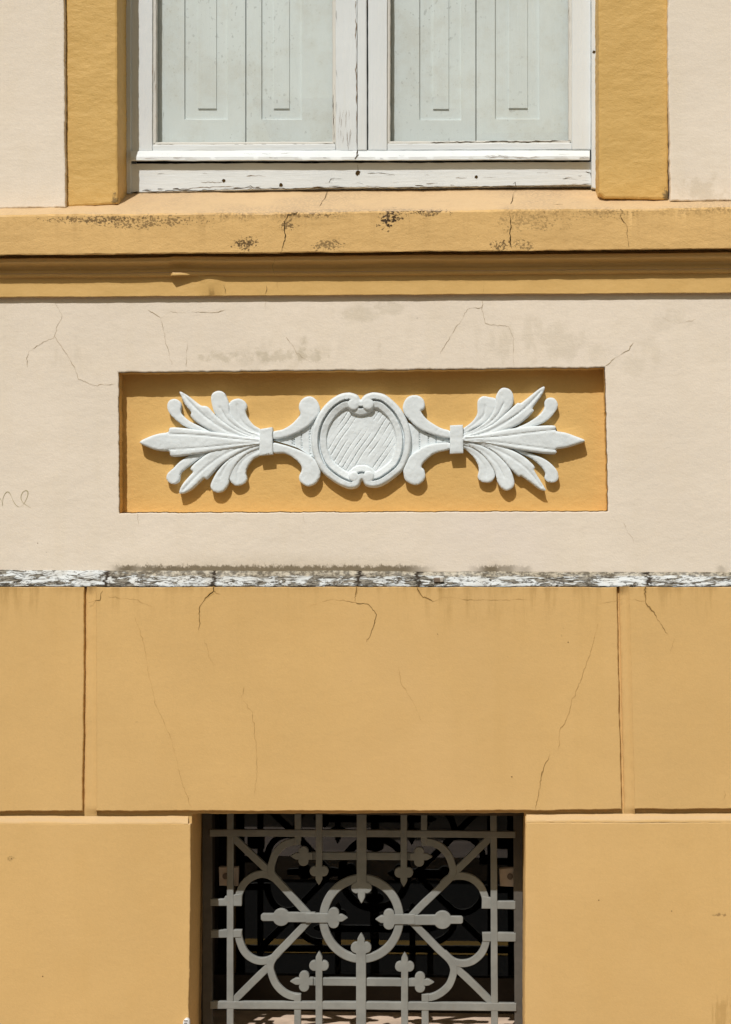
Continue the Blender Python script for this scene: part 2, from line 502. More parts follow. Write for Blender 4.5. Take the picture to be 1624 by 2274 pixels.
def iron():
    n = NT('grey painted cast iron')
    c = (.24, .245, .228)
    col = n.mix(n.ramp(n.noise(18, 4, .6), .35, .7), vmul(c, .86), vmul(c, 1.08))
    col = n.mix(n.ramp(n.noise(60, 4, .7), .58, .78, 0, .5), col, (.24, .19, .14))
    nr = n.bump(n.noise(70, 4, .6), .001, .7)
    return n.done(col, .55, nr, .35)
M['iron'] = iron()

def simple(name, c, rough=.7, spec=.3, var=.15, scale=20):
    n = NT(name)
    col = n.mix(n.ramp(n.noise(scale, 4, .6), .3, .7), vmul(c, 1 - var), vmul(c, 1 + var))
    return n.done(col, rough, n.bump(n.noise(scale * 4, 3, .6), .0006, .6), spec)
M['frame_brown'] = simple('dark brown painted iron', (.085, .077, .066), .6)
M['crack'] = simple('dark crack', (.17, .10, .04), .95, 0)
M['crack_dark'] = simple('deep crack', (.06, .038, .016), .95, 0)
M['crack_soft'] = simple('fine hairline crack', (.40, .25, .09), .95, 0)
M['crack_halo'] = simple('dirt soaked into plaster beside a crack', (.53, .335, .125), .85, 0)
M['crack_cream'] = simple('fine crack in cream plaster', (.38, .30, .19), .95, 0)
M['pencil'] = simple('pencil line', (.42, .37, .22), .9, 0)
M['lug'] = simple('pale pinkish paint', (.52, .43, .36), .7)
M['bolt'] = simple('rusty bolt', (.16, .12, .09), .7)
M['plastic'] = simple('white plastic', (.75, .76, .77), .35, .5, .04)
M['darkroom'] = simple('near black interior', (.030, .028, .024), .9, .05)  # near black for the cellar room and the upper window's backing sheet
M['timber'] = simple('dark stained timber', (.035, .026, .018), .6)
M['reveal_dark'] = simple('dark plaster', (.075, .060, .045), .9)  # even dark tone for the wall core and cellar reveal
M['cellar_sill'] = simple('dusty plaster sill', (.60, .45, .33), .85)
M['asphalt'] = simple('asphalt', (.055, .054, .052), .9, .1, .2, 30)
M['pave'] = simple('pale paving', (.36, .30, .24), .85, .1, .15, 6)
M['farpave'] = simple('pinkish sunlit paving', (.58, .47, .40), .85, .1, .25, 1.6)
M['kerb'] = simple('kerb stone', (.40, .37, .32), .85, .1)
M['yellow'] = simple('yellow road paint', (.78, .47, .09), .7)
M['house_far'] = simple('grey rendered wall', (.42, .37, .31), .85)
M['roof_far'] = simple('clay tiles', (.30, .14, .08), .85)

def pane_mat(name, ior, tint, dirt):
    n = NT(name)
    n.n.remove(n.b)
    tr = n.n.new('ShaderNodeBsdfTransparent'); tr.inputs[0].default_value = tint + (1,)
    gl = n.n.new('ShaderNodeBsdfGlossy'); gl.inputs['Roughness'].default_value = .004
    geo = n.pos.node                                   # the same mirror strength from either side of the sheet
    dt = n.n.new('ShaderNodeVectorMath'); dt.operation = 'DOT_PRODUCT'
    n.l.new(geo.outputs['Incoming'], dt.inputs[0]); n.l.new(geo.outputs['Normal'], dt.inputs[1])
    r0 = ((ior - 1) / (ior + 1)) ** 2
    k = n.math('POWER', n.math('SUBTRACT', 1.0, n.math('ABSOLUTE', dt.outputs['Value'])), 5.0)
    fr = n.math('MULTIPLY_ADD', k, 1 - r0, r0)
    mx = n.n.new('ShaderNodeMixShader')
    n.l.new(fr, mx.inputs[0]); n.l.new(tr.outputs[0], mx.inputs[1]); n.l.new(gl.outputs[0], mx.inputs[2])
    df = n.n.new('ShaderNodeBsdfDiffuse'); df.inputs[0].default_value = (.5, .48, .42, 1)
    m2 = n.n.new('ShaderNodeMixShader')
    d = n.ramp(n.noise(14, 5, .7), .4, .8, dirt * .3, dirt)
    n.l.new(d, m2.inputs[0]); n.l.new(mx.outputs[0], m2.inputs[1]); n.l.new(df.outputs[0], m2.inputs[2])
    n.l.new(m2.outputs[0], n.out.inputs['Surface'])
    return n.m
M['pane'] = pane_mat('window glass', 1.75, (.955, .97, .955), .05)
M['cellar_pane'] = pane_mat('dark cellar glass', 1.72, (.5, .5, .5), .004)

# ================================================================== setting
def structure(o): o['kind'] = 'structure'; return o
Wd = 30
structure(Geo().box((-Wd, -1.25, -.3), (Wd, .5, 0.0)).obj('pavement', M['pave']))
structure(Geo().box((-Wd, -1.40, -.3), (Wd, -1.252, .012)).obj('kerb', M['kerb']))
structure(Geo().add([(-Wd, -8.0, -.13), (Wd, -8.0, -.13), (Wd, -1.3, -.13), (-Wd, -1.3, -.13)], [(0, 1, 2, 3)]).obj('road', M['asphalt']))
structure(Geo().add([(-Wd, -3.66, -.126), (Wd, -3.66, -.126), (Wd, -3.36, -.126), (-Wd, -3.36, -.126)], [(0, 1, 2, 3)]).obj('road_marking', M['yellow']))
structure(Geo().box((-Wd, -10.2, -.3), (Wd, -5.3, .0)).obj('far_pavement', M['farpave']))
structure(Geo().add([(-160, -160, -.31), (160, -160, -.31), (160, 160, -.31), (-160, 160, -.31)], [(0, 1, 2, 3)]).obj('ground', M['pave']))

# houses over the road: seen only as the dim skyline mirrored in the panes
def far_house(x0, x1, h, label, chimney=None, yd=-10.2, gable=0.0):
    r = empty('town_house', ((x0 + x1) / 2, yd, 0), label, 'house')
    Geo().box((x0, yd - 6, -.2), (x1, yd, h)).obj('wall', M['house_far'], r)
    g = Geo()
    g.add([(x0 - .2, yd + .25, h), (x1 + .2, yd + .25, h), (x1 + .2, yd - 3, h + .5 + gable), (x0 - .2, yd - 3, h + .5 + gable),
           (x0 - .2, yd - 6.2, h), (x1 + .2, yd - 6.2, h)], [(0, 1, 2, 3), (3, 2, 5, 4), (0, 3, 4), (1, 5, 2), (0, 4, 5, 1)])
    rf = g.obj('roof', M['roof_far'], r)
    if chimney:
        Geo().box((chimney, yd - 1.2, h), (chimney + .35, yd - .8, h + 1.5)).obj('chimney', M['house_far'], rf)
    nwin = max(2, int((x1 - x0) / 2.2))
    for i in range(nwin):
        cx = x0 + (i + .5) * (x1 - x0) / nwin
        Geo().box((cx - .45, yd - .05, 1.0), (cx + .45, yd + .03, 2.4)).obj('window', M['timber'], r)
far_house(-14, -1.28, 4.7, 'long low grey house over the road with a clay roof', None)
far_house(-1.27, -.12, 5.36, 'tall narrow grey house over the road with a chimney', -.42)
far_house(-.11, .13, 5.26, 'slim grey stair tower wedged between two houses over the road', None)
far_house(.14, 9.0, 5.06, 'wide grey house over the road with plain front', None)

# ================================================================== the house front
house = empty('house_facade', (0, 0.1, 0), 'cream and ochre plastered house front with cracked cornice, white ledge and block plinth', 'house')
YP = -.030          # front of the plinth blocks
YJ = -.0185          # bottom of the joints between them
YS = .016           # window surround
YW = .126           # window frame
XL, XR = -1500, 3200
NICHE_L = [(263, 827), (1344, 815.5), (1351, 1135.5), (265, 1139)]

# core of the wall, with the two openings
core = Geo()
for (a, b) in (((XL, -2300), (276, 2000)), ((1314, -2300), (XR, 2000))):
    pass
def core_box(x0, y0, x1, y1, yf, yb):
    a = at(x0, y1, 0); b = at(x1, y0, 0)
    core.box((a.x, yf, a.z), (b.x, yb, b.z))
core_box(XL, -2300, 252, 500, .06, .5); core_box(1340, -2300, XR, 500, .06, .5)
core_box(253, -2300, 1339, -1170, .06, .5)
core_box(XL, 501, XR, 1800, .062, .5)
core_box(XL, 1801, 418, 3400, .062, .5); core_box(1174, 1801, XR, 3400, .062, .5)
core.obj('core_wall', M['reveal_dark'], house)

# cream plaster: beside the window, and the band with the recessed panel
plate([wob([(XL, -2300), (142, -2300), (142, 0), (145.5, 461), (XL, 475)], 2.6, 5, 1.0)], 0, .06, .003).obj('wall_plaster', M['cream'], house, True, 40)
plate([wob([(1487, -2300), (XR, -2300), (XR, 432), (1489, 446), (1483.5, 100)], 2.6, 5, 2.0)], 0, .06, .003).obj('wall_plaster', M['cream'], house, True, 40)
plate([rect(146, -2300, 1483, -1290)], 0, .06, .003).obj('wall_plaster', M['cream'], house)
plate([resample([(XL, 640), (XR, 620), (XR, 1275), (XL, 1268)], 30), wob(NICHE_L, 2.4, 4, 3.0)], 0, .042, .0025).obj('wall_plaster', M['cream'], house, True, 40)
Geo().add([at(250, 800, .0405), at(1365, 795, .0405), at(1365, 1155, .0405), at(250, 1155, .0405)], [(0, 1, 2, 3)]).obj('recess_panel', M['niche'], house)
# painted lining of the recess
def lining(loop, y0, y1, out):
    n = len(loop); v = []; f = []
    for (x, y) in loop: v += [at(x, y, y0), None]
    g = Geo(); w = []
    for (x, y) in loop:
        p = at(x, y, y0); w.append(Vector((p.x, y0, p.z))); w.append(Vector((p.x, y1, p.z)))
    for i in range(n):
        j = (i + 1) % n; f.append((2*i, 2*j, 2*j+1, 2*i+1))
    return g.add(w, f)
cx, cy = 806, 979
lin = [(x + (1.8 if x < cx else -1.8), y + (1.8 if y < cy else -1.8)) for x, y in wob(NICHE_L, 2.4, 4, 3.0)]
lining(lin, .004, .0404, 0).obj('recess_lining', M['niche'], house)

# ochre bands round the window
plate([wob([(146, -1300), (1486, -1300), (1484, 444), (1343, 440), (1330, 428), (1329, 0), (1329, -1150), (259, -1150), (261, 0), (262, 452), (146, 461)], 1.9, 5, 4.0)],
      YS, YW + .03, .005).obj('window_surround', M['surround'], house, True, 40)

# cornice
sill_prof = [(423, 413, .17), (424, 414, .16), (462, 447, .006), (474, 457, -.048), (478, 461, -.0535), (482, 465, -.055),
             (520, 507, -.0555), (564, 550.5, -.055), (566, 552.5, -.054), (566.5, 553, -.051), (567.5, 554, -.008)]
def sill_mod(px, k):
    return px, 0, 0
Geo().add(*sweep(sill_prof, XL, XR, 8, 1.7, 0.0, sill_mod)).obj('window_sill', M['sill'], house, True, 32)
mould_prof = [(568, 554.5, -.008), (576, 562, -.008), (574.5, 560.5, -.034), (576, 562, -.0358), (583, 569, -.0358), (586, 572, -.0335), (589, 575.5, -.0255), (594, 581, -.0165),
              (601, 589, -.0120), (607, 595.5, -.0140), (609.5, 598, -.0190), (612, 600.5, -.0203), (614.5, 603, -.0195), (616, 604.5, -.0150), (618.5, 606.5, -.0112), (634, 622, -.0105), (659, 649, -.0105), (660.5, 650.5, -.009), (661, 651, .003)]
def mould_mod(px, k):
    d = 0.0; z = 0.0
    if 378 < px < 432 and 10 <= k <= 12:
        t = (432 - px) / 54.0
        d = -.0105 * t; z = 1.5 * t
    if 378 < px and k < 15: z += -2.0 * max(0, 1 - (px - 378) / 200.0)
    if 435 < px < 500 and 14 <= k <= 15: d += -.004 * math.sin((px - 435) / 65.0 * math.pi)
    return px, z, d
Geo().add(*sweep(mould_prof, XL, XR, 6, 1.0, 4.0, mould_mod)).obj('cornice_moulding', M['moulding'], house, True, 32)

# white ledge on the plinth
ledge_prof = [(1262, 1267, .01), (1266, 1271, .0), (1269, 1273, -.004), (1278, 1281, -.012), (1288, 1290, -.021), (1295.5, 1297, -.0275), (1298, 1299, -.0300), (1302, 1302, -.0306), (1303, 1303, -.022)]
Geo().add(*sweep(ledge_prof, XL, XR, 5, 1.6, 8.0)).obj('ledge', M['flaky'], house, True, 50)

# plinth: recessed joints and raised blocks
plate([resample([(XL, 1296), (XR, 1296), (XR, 3400), (XL, 3400)], 60), wob([(427, 1807), (1167, 1805), (1165, 2274), (1165, 2392), (421, 2392), (421, 2274)], 1.4, 7, 5.0)],
      YJ, .16, .001).obj('plinth_core', M['orange'], house, True, 40)
def block(loop, seed, chamfer=None):
    g = plate([wob(loop, 1.9, 7, seed)], YP, -.012, .0022, steps=3)
    if chamfer:
        (xa, xb, la, lb) = chamfer      # sloping top edge
        prof = [(la - 17, lb - 17, -.0205), (la - 12, lb - 12, -.0232), (la - 4, lb - 4, -.0282), (la, lb, -.0302), (la + 3, lb + 3, -.0296)]
        g.add(*sweep(prof, xa, xb, 7, .9, seed))
    return g.obj('plinth_block', M['orange'], house, True, 45)
block([(XL, 1303), (187, 1303), (186, 1550), (183, 1801), (XL, 1806)], 1)
block([(212, 1303), (1370, 1303), (1375, 1560), (1381, 1797), (1200, 1800), (700, 1801), (213, 1801)], 2)
block([(1396, 1303), (XR, 1303), (XR, 1790), (1409, 1797)], 3)
block([(XL, 1830), (424, 1829), (423, 2000), (419, 2274), (419, 3300), (XL, 3300)], 4, (XL, 423, 1829, 1830.5))
block([(1168, 1827), (XR, 1824), (XR, 3300), (1168, 3300), (1166, 2274)], 5, (1169, XR, 1826, 1823.5))
# plaster fillets on the right-hand flank of the upright joints
for (xa0, xa1, xb0, xb1) in ((191.5, 187.5, 212, 213), (1374.5, 1386, 1395, 1408)):
    g = Geo(); v = []
    N = 80
    for i in range(N + 1):
        t = i / N; yy = 1302.5 + 511 * t
        x0 = xa0 + (xa1 - xa0) * t + noise.noise((yy * .03, xa0, 0)) * 1.4 + noise.noise((yy * .11, xa0, 5)) * .8
        x1 = xb0 + (xb1 - xb0) * t
        w2 = noise.noise((yy * .05, xb0, 0)) * 1.6
        up = max(0.0, 1 - (yy - 1302.5) / 16); dn = max(0.0, min(1.0, (yy - 1794) / 18)); dn = dn * dn * (3 - 2 * dn)
        for xx, d in ((x0, -.0185), (x0 + 1.5, -.0232), (x0 + 9, -.0240), (x1 - 6 + w2, -.0246), (x1 - 2.5 + w2, -.0272), (x1 + 2.6, -.0304)):
            if d < -.02: d += (-.0300 - d) * up; d += (-.0195 - d) * dn
            v.append(at(xx, yy, d))
    g.add(v, [(6*i+k, 6*i+6+k, 6*i+7+k, 6*i+1+k) for i in range(N) for k in range(5)])
    g.obj('joint_fillet', M['orange'], house, True)

# cracks and marks -------------------------------------------------
def crack(pts, y, w0, w1, mat='crack', seed=0, jit=1.3, proud=.0007):
    ribbon(pts, y, w0 * .62, w1 * .6, jit * 2.0, seed, step=4.0, geo=None, proud=proud).obj('crack', M[mat], house)
def sill_y(px, py):
    f = py + 16.5 * px / 1624.0
    if f <= 462: return .006 - (f - 462) * .004
    if f < 480: return .006 - (f - 462) * .0036
    return -.0557
sc = 0
for pts, y, a, b, m in [
    # cornice
    ([(728, 423), (722, 440), (710, 455), (700, 467), (665, 471), (640, 478), (632, 500), (634, 520), (628, 545), (625, 560)], sill_y, 1.8, 4.5, 'crack_dark'),
    ([(1142, 408), (1146, 420), (1137, 440), (1132, 470), (1136, 500), (1132, 520), (1137, 553)], sill_y, 1.6, 2.6, 'crack_dark'),
    ([(1376, 460), (1382, 470), (1378, 482), (1392, 498), (1394, 520), (1398, 550)], sill_y, 2.6, 1.2, 'crack'),
    ([(275, 465), (310, 466), (345, 469)], sill_y, 1.6, 1.0, 'crack'),
    ([(860, 470), (940, 468), (995, 469)], sill_y, 2.0, 2.6, 'crack_dark'),
    ([(1228, 454), (1250, 455), (1254, 460)], sill_y, 1.5, 1.0, 'crack'),
    ([(612, 571), (606, 590), (610, 612)], -.0365, 1.4, 1.0, 'crack'),
    ([(592, 634), (590, 658)], -.0108, 1.2, 1.0, 'crack'),
    ([(497, 633), (501, 642), (500, 652)], -.0115, 2.6, 2.0, 'crack_dark'),
    ([(1075, 626), (1073, 650)], -.0108, 1.2, .9, 'crack'),
    # cream plaster
    ([(123, 672), (138, 700), (120, 748), (62, 780), (61, 815)], 0, 1.2, 1.5, 'crack_cream'),
    ([(122, 748), (150, 790), (165, 815), (173, 842), (215, 856), (258, 852)], 0, 1.6, 1.2, 'crack_cream'),
    ([(328, 688), (358, 706), (378, 692), (412, 694)], 0, 1.5, 1.2, 'crack_cream'),
    ([(358, 706), (366, 750), (381, 810)], 0, 1.5, 1.2, 'crack_cream'),
    ([(425, 692), (470, 695), (502, 687)], 0, 1.0, 1.4, 'crack_cream'),
    ([(408, 757), (416, 760), (414, 815)], 0, 1.2, 1.5, 'crack_cream'),
    ([(589, 660), (590, 690)], 0, 1.2, .9, 'crack_cream'),
    ([(636, 748), (660, 785), (694, 808)], 0, 1.4, 1.2, 'crack_cream'),
    ([(1072, 682), (1040, 685), (1022, 715), (1005, 740), (978, 785)], 0, 1.6, .9, 'crack_cream'),
    ([(1072, 668), (1070, 690), (1080, 720), (1130, 725), (1140, 750), (1141, 812)], 0, 1.6, .8, 'crack_cream'),
    ([(1345, 812), (1365, 795), (1385, 785), (1410, 760)], 0, 2.0, 1.6, 'crack_cream'),
    ([(1470, 705), (1500, 720), (1545, 708)], 0, .9, .8, 'crack_cream'),
    ([(306, 1500-360), (309, 1165)], 0, .8, .6, 'crack_cream'),
    ([(672, 1140), (680, 1168)], 0, .9, .6, 'crack_cream'), ([(1385, 1160), (1408, 1205)], 0, .9, .8, 'crack_cream'),
    # plinth
    ([(475, 1302), (474, 1312), (455, 1330), (442, 1352), (444, 1375), (441, 1400)], YP, 3.2, 1.1, 'crack_dark'),
    ([(474, 1312), (490, 1320)], YP, 1.6, .6, 'crack'),
    ([(454, 1420), (468, 1462), (476, 1490)], YP, .9, .7, 'crack_soft'),
    ([(792, 1302), (790, 1338), (770, 1335)], YP, 2.4, 1.2, 'crack'),
    ([(770, 1335), (740, 1330), (690, 1344)], YP, 1.1, .5, 'crack_soft'),
    ([(790, 1338), (818, 1342), (836, 1365), (832, 1390), (815, 1425)], YP, 1.8, 1.8, 'crack_dark'),
    ([(926, 1302), (938, 1325), (965, 1335)], YP, 2.4, 1.4, 'crack'),
    ([(965, 1335), (990, 1326), (1060, 1333), (1180, 1330)], YP, 1.2, .5, 'crack_soft'),
    ([(300, 1370), (320, 1430), (332, 1500), (345, 1560), (380, 1640), (405, 1740), (426, 1795)], YP, .8, 1.1, 'crack_soft'),
    ([(542, 1525), (537, 1548), (562, 1585), (566, 1640), (572, 1695), (566, 1770)], YP, 1.2, 1.0, 'crack_soft'),
    ([(886, 1480), (888, 1510), (915, 1555), (936, 1600)], YP, .9, .7, 'crack_soft'),
    ([(1328, 1385), (1315, 1440), (1290, 1510), (1270, 1560), (1268, 1575), (1245, 1620), (1240, 1665)], YP, .8, 1.5, 'crack_soft'),
    ([(1222, 1675), (1204, 1715), (1196, 1760), (1189, 1798)], YP, 1.6, 1.5, 'crack'),
    ([(1434, 1302), (1432, 1335), (1455, 1365), (1484, 1412)], YP, 2.6, .8, 'crack'),
    ([(1432, 1335), (1395, 1330), (1330, 1340)], YP, 1.0, .6, 'crack_soft'),
    ([(1500, 1415), (1488, 1450)], YP, .8, .8, 'crack_soft'),
    ([(228, 1312), (222, 1332), (196, 1338)], YP, 1.5, 1.0, 'crack'),
    ([(240, 1325), (300, 1332), (345, 1350)], YP, .9, .6, 'crack_soft'),
    ([(1606, 1778), (1612, 1764), (1608, 1755)], YP, 1.3, .8, 'crack_soft')]:
    sc += 3.7
    if y == YP and m != 'crack_soft': crack(pts, y, a * 3.2, b * 2.2, 'crack_halo', sc, 1.1, .0004)
    crack(pts, y, a, b, m, sc, 1.1)

# grit holes in the plinth
for px, py, r in ((1137, 1725, 2.6), (1262, 1426, 2.2), (972, 1408, 1.6), (1330, 1999, 2.4), (95, 2168, 2.4), (26, 1907, 2.2), (1492, 2023, 2.0), (84, 1206, 1.8)):
    y = YP if py > 1300 else 0
    r *= .62; n = 9
    v = [at(px + r * (1 + .4 * noise.noise((i * 1.3, px, 0))) * math.cos(i * 6.283 / n), py + r * .8 * math.sin(i * 6.283 / n), y - .0007) for i in range(n)]
    Geo().add(v, [tuple(range(n))]).obj('grit_hole', M['crack'], house)

# pencilled scrawl on the cream plaster
scr = [(-14, 430), (0, 437), (25, 482), (30, 522), (35, 440), (60, 382), (90, 362), (120, 390), (155, 470), (190, 520), (230, 535), (270, 505), (310, 430),
       (322, 368), (300, 348), (265, 365), (241, 420), (258, 475), (300, 513), (362, 550)]
scr = smooth_loop([(.1936 * a, 1021.9 + .1936 * b + 0.0) for a, b in scr], 5, False)
ribbon(scr, 0, 1.1, 1.3, .1, 2.0, 3.0).obj('pencil_scrawl', M['pencil'], house)

# ================================================================== recess ornament
orn = empty('relief_ornament', at(807, 1085, .04), 'white plaster leaf scroll ornament with round cartouche set in the ochre recess', 'ornament')
YN = .0402
def segdist(P, loop, closed=True):
    A = np.array(loop); B = np.roll(A, -1, axis=0) if closed else A[1:]
    if not closed: A = A[:-1]
    best = np.full(len(P), 1e9)
    for a, b in zip(A, B):
        d = b - a; L = (d * d).sum() + 1e-12
        t = np.clip(((P - a) @ d) / L, 0, 1)
        q = a + t[:, None] * d
        best = np.minimum(best, np.hypot(P[:, 0] - q[:, 0], P[:, 1] - q[:, 1]))
    return best

def relief(name, loop, height, base=0.0, round_w=9.0, edge=.55, veins=(), grooves=(), ridges=(), res=2.6, hfun=None, parent=None):
    """raised plaster form: outline in photo px (1 px = 1 mm), height in mm above the recess panel;
       grooves/ridges = (polyline, half width, depth)"""
    yref = YN - (height + base) * .0006
    l = [tuple(p) for p in loop]
    if area(l) < 0: l.reverse()
    l = resample(l, 2.2)
    a = np.array(l)
    mn, mx = a.min(0), a.max(0)
    gx, gy = np.meshgrid(np.arange(mn[0], mx[0], res), np.arange(mn[1], mx[1], res))
    gx = gx + (np.arange(gx.shape[0]) % 2)[:, None] * res * .5
    P = np.stack([gx.ravel(), gy.ravel()], 1)
    ins = inside(P, [l])
    P = P[ins]
    d = segdist(P, l)
    P = P[d > 1.1]
    v2, tri, _ = fill([l], [tuple(p) for p in P])
    V = np.array(v2)
    D = segdist(V, l)
    if hfun is not None:
        H = hfun(V, D)
    else:
        t = np.clip(D / (round_w * .28), 0, 1)
        edge = .78 + edge * .22
        H = height * (edge + (1 - edge) * np.sqrt(np.maximum(0, 1 - (1 - t) ** 2)))
    for poly, hw, dep in grooves:
        dd = segdist(V, poly, False); hw = hw * .62; H = H - 1.25 * dep * np.exp(-(dd / hw) ** 2)
    wv = np.array([1.1 * noise.noise((a * .035, b * .035, 2.2)) + .4 * noise.noise((a * .13, b * .13, 5.1)) for a, b in V])
    H = np.maximum(H + wv, .6)
    H = H + base
    vs = []; g = Geo()
    for (px, py), h in zip(v2, H):
        p = at(px, py, yref); vs.append((p.x, YN - h * .001, p.z))
    g.add(vs, tri)
    # flanks back to the panel; the cap's own rim heights
    idx = {}
    for i, (px, py) in enumerate(v2): idx[(round(px, 4), round(py, 4))] = i
    rim = [idx.get((round(px, 4), round(py, 4))) for px, py in l]
    rim = [r for r in rim if r is not None]
    n = len(rim); fv = []
    for r in rim: fv += [vs[r], (vs[r][0], YN + .001, vs[r][2])]
    g.add(fv, [(2*i, 2*((i+1) % n), 2*((i+1) % n) + 1, 2*i + 1) for i in range(n)])
    return g.obj(name, M['relief'], parent or orn, True, 50)

c5 = lambda L: [(251.6 + .3451 * a, 801.8 + .3451 * b) for a, b in L]
c6 = lambda L: [(812.0 + .3451 * a, 801.8 + .3451 * b) for a, b in L]
cc = lambda L: [(676.0 + .1646 * a, 849.0 + .1646 * b) for a, b in L]
def S(c, L, sub=4): return smooth_loop(c(L), sub)
def PL(c, L): return smooth_loop(c(L), 4, False)

# --- left spray
relief('scroll_leaf', S(c5, [(350,292),(362,258),(395,245),(425,256),(441,285),(437,318),(445,345),(490,385),(560,420),(640,455),(720,490),(640,475),(560,450),(470,425),(400,375),(362,330)]), 17, 0, 11, .55)
relief('scroll_leaf', S(c5, [(345,748),(355,722),(390,690),(430,650),(490,612),(560,590),(640,572),(720,545),(650,590),(570,620),(500,668),(440,715),(432,742),(425,772),(398,792),(368,786),(348,765)]), 17, 0, 11, .55)
relief('lobed_leaf', S(c5, [(745,300),(748,275),(770,252),(810,243),(845,258),(862,290),(853,325),(870,370),(905,412),(950,440),(965,470),(950,490),(880,478),(800,430),(750,370)]), 16, 0, 14, .5,
       grooves=[(PL(c5, [(800,280),(810,350),(850,410),(940,465)]), 3, 1.5)])
relief('lobed_leaf', S(c5, [(748,758),(775,795),(805,803),(845,787),(864,757),(855,720),(868,675),(900,632),(945,606),(960,570),(940,548),(860,590),(790,650),(755,715)]), 17, 0, 14, .5,
       grooves=[(PL(c5, [(800,770),(805,700),(850,630),(940,575)]), 3, 1.2)])
relief('lobed_leaf', S(c5, [(632,238),(645,207),(680,193),(715,205),(735,245),(748,285),(752,330),(790,385),(860,440),(950,475),(955,500),(900,495),(790,450),(700,390),(658,340),(640,290)]), 19, 0, 15, .5,
       grooves=[(PL(c5, [(690,300),(740,380),(830,445),(940,488)]), 3, 1.8)])
relief('lobed_leaf', S(c5, [(629,800),(640,832),(672,847),(710,836),(742,795),(754,740),(790,670),(860,600),(955,555),(955,530),(880,555),(770,615),(690,690),(650,750)]), 20, 0, 15, .5,
       grooves=[(PL(c5, [(690,750),(740,660),(830,590),(940,540)]), 3, 1.2)])
relief('pointed_leaf', S(c5, [(432,198),(480,222),(560,283),(592,290),(612,297),(640,330),(700,385),(780,440),(870,480),(955,497),(955,520),(860,515),(740,490),(640,455),(545,400),(502,355),(505,330),(470,288),(442,232)], 3), 21, 0, 17, .45,
       grooves=[(PL(c5, [(455,220),(560,330),(680,420),(800,480),(930,508)]), 3.2, 2.2), (PL(c5, [(600,340),(700,420),(800,470)]), 2, 1.2)])
relief('pointed_leaf', S(c5, [(428,852),(470,846),(520,815),(582,755),(602,762),(640,722),(700,665),(790,605),(870,565),(955,540),(955,515),(860,530),(750,555),(640,580),(545,645),(500,692),(516,714),(490,745),(445,800)], 3), 22, 0, 17, .45,
       grooves=[(PL(c5, [(450,835),(560,720),(680,625),(800,565),(930,525)]), 3.2, 1.6)])
relief('centre_leaf', S(c5, [(174,524),(240,487),(300,468),(358,458),(370,430),(450,432),(560,446),(700,465),(850,488),(960,505),(960,535),(850,550),(700,575),(560,597),(440,612),(374,613),(362,582),(300,577),(235,560)], 3), 25, 0, 20, .42,
       grooves=[(PL(c5, [(360,470),(560,480),(760,500),(940,518)]), 3, 1.7), (PL(c5, [(360,572),(560,560),(760,540),(940,524)]), 3, 1.4)])
relief('binding', c5([(946,440),(1026,427),(1029,600),(944,608)]), 25, 0, 5, .8)
# --- right spray
relief('scroll_leaf', S(c6, [(1237,292),(1228,257),(1205,238),(1172,240),(1152,262),(1150,302),(1120,345),(1060,388),(1000,418),(900,452),(830,480),(920,465),(1000,440),(1090,418),(1160,388),(1212,338)]), 17, 0, 11, .55)
relief('scroll_leaf', S(c6, [(940,560),(1020,582),(1100,608),(1170,643),(1220,690),(1240,730),(1236,765),(1206,783),(1170,776),(1152,752),(1156,720),(1130,680),(1070,628),(1000,595)]), 17, 0, 11, .55)
relief('lobed_leaf', S(c6, [(720,295),(724,252),(755,228),(800,234),(830,240),(845,262),(825,330),(770,395),(690,440),(620,475),(612,450),(635,430),(685,392),(718,342)]), 16, 0, 14, .5,
       grooves=[(PL(c6, [(770,290),(760,350),(700,405),(630,455)]), 3, 1.5)])
relief('lobed_leaf', S(c6, [(612,570),(640,566),(690,612),(722,665),(729,702),(722,747),(745,776),(790,783),(822,766),(832,720),(800,650),(740,590),(660,540),(612,545)]), 17, 0, 14, .5,
       grooves=[(PL(c6, [(775,745),(765,680),(710,610),(635,560)]), 3, 1.2)])
relief('lobed_leaf', S(c6, [(836,260),(840,225),(862,187),(890,173),(930,186),(951,225),(946,282),(900,337),(820,410),(720,460),(612,495),(612,475),(690,445),(770,395),(820,330)]), 19, 0, 15, .5,
       grooves=[(PL(c6, [(890,270),(840,360),(750,430),(640,475)]), 3, 1.8)])
relief('lobed_leaf', S(c6, [(826,700),(850,780),(880,822),(912,834),(946,816),(957,775),(932,700),(890,645),(820,582),(720,535),(612,512),(612,535),(690,560),(760,610)]), 20, 0, 15, .5,
       grooves=[(PL(c6, [(890,750),(850,670),(760,585),(640,530)]), 3, 1.2)])
relief('pointed_leaf', S(c6, [(1150,166),(1118,180),(1060,225),(1002,270),(980,270),(960,286),(900,340),(820,408),(720,455),(612,490),(612,512),(740,495),(880,455),(985,410),(1040,366),(1082,320),(1074,304),(1120,240),(1148,195)], 3), 21, 0, 17, .45,
       grooves=[(PL(c6, [(1130,195),(1020,310),(890,400),(760,465),(640,500)]), 3.2, 2.2), (PL(c6, [(980,340),(880,415),(780,465)]), 2, 1.2)])
relief('pointed_leaf', S(c6, [(1158,834),(1118,824),(1060,780),(1002,740),(984,742),(930,690),(880,632),(800,570),(710,530),(612,515),(612,500),(740,510),(900,558),(1000,605),(1060,650),(1089,685),(1084,702),(1112,750),(1150,812)], 3), 22, 0, 17, .45,
       grooves=[(PL(c6, [(1130,810),(1030,690),(900,600),(760,540),(640,508)]), 3.2, 1.6)])
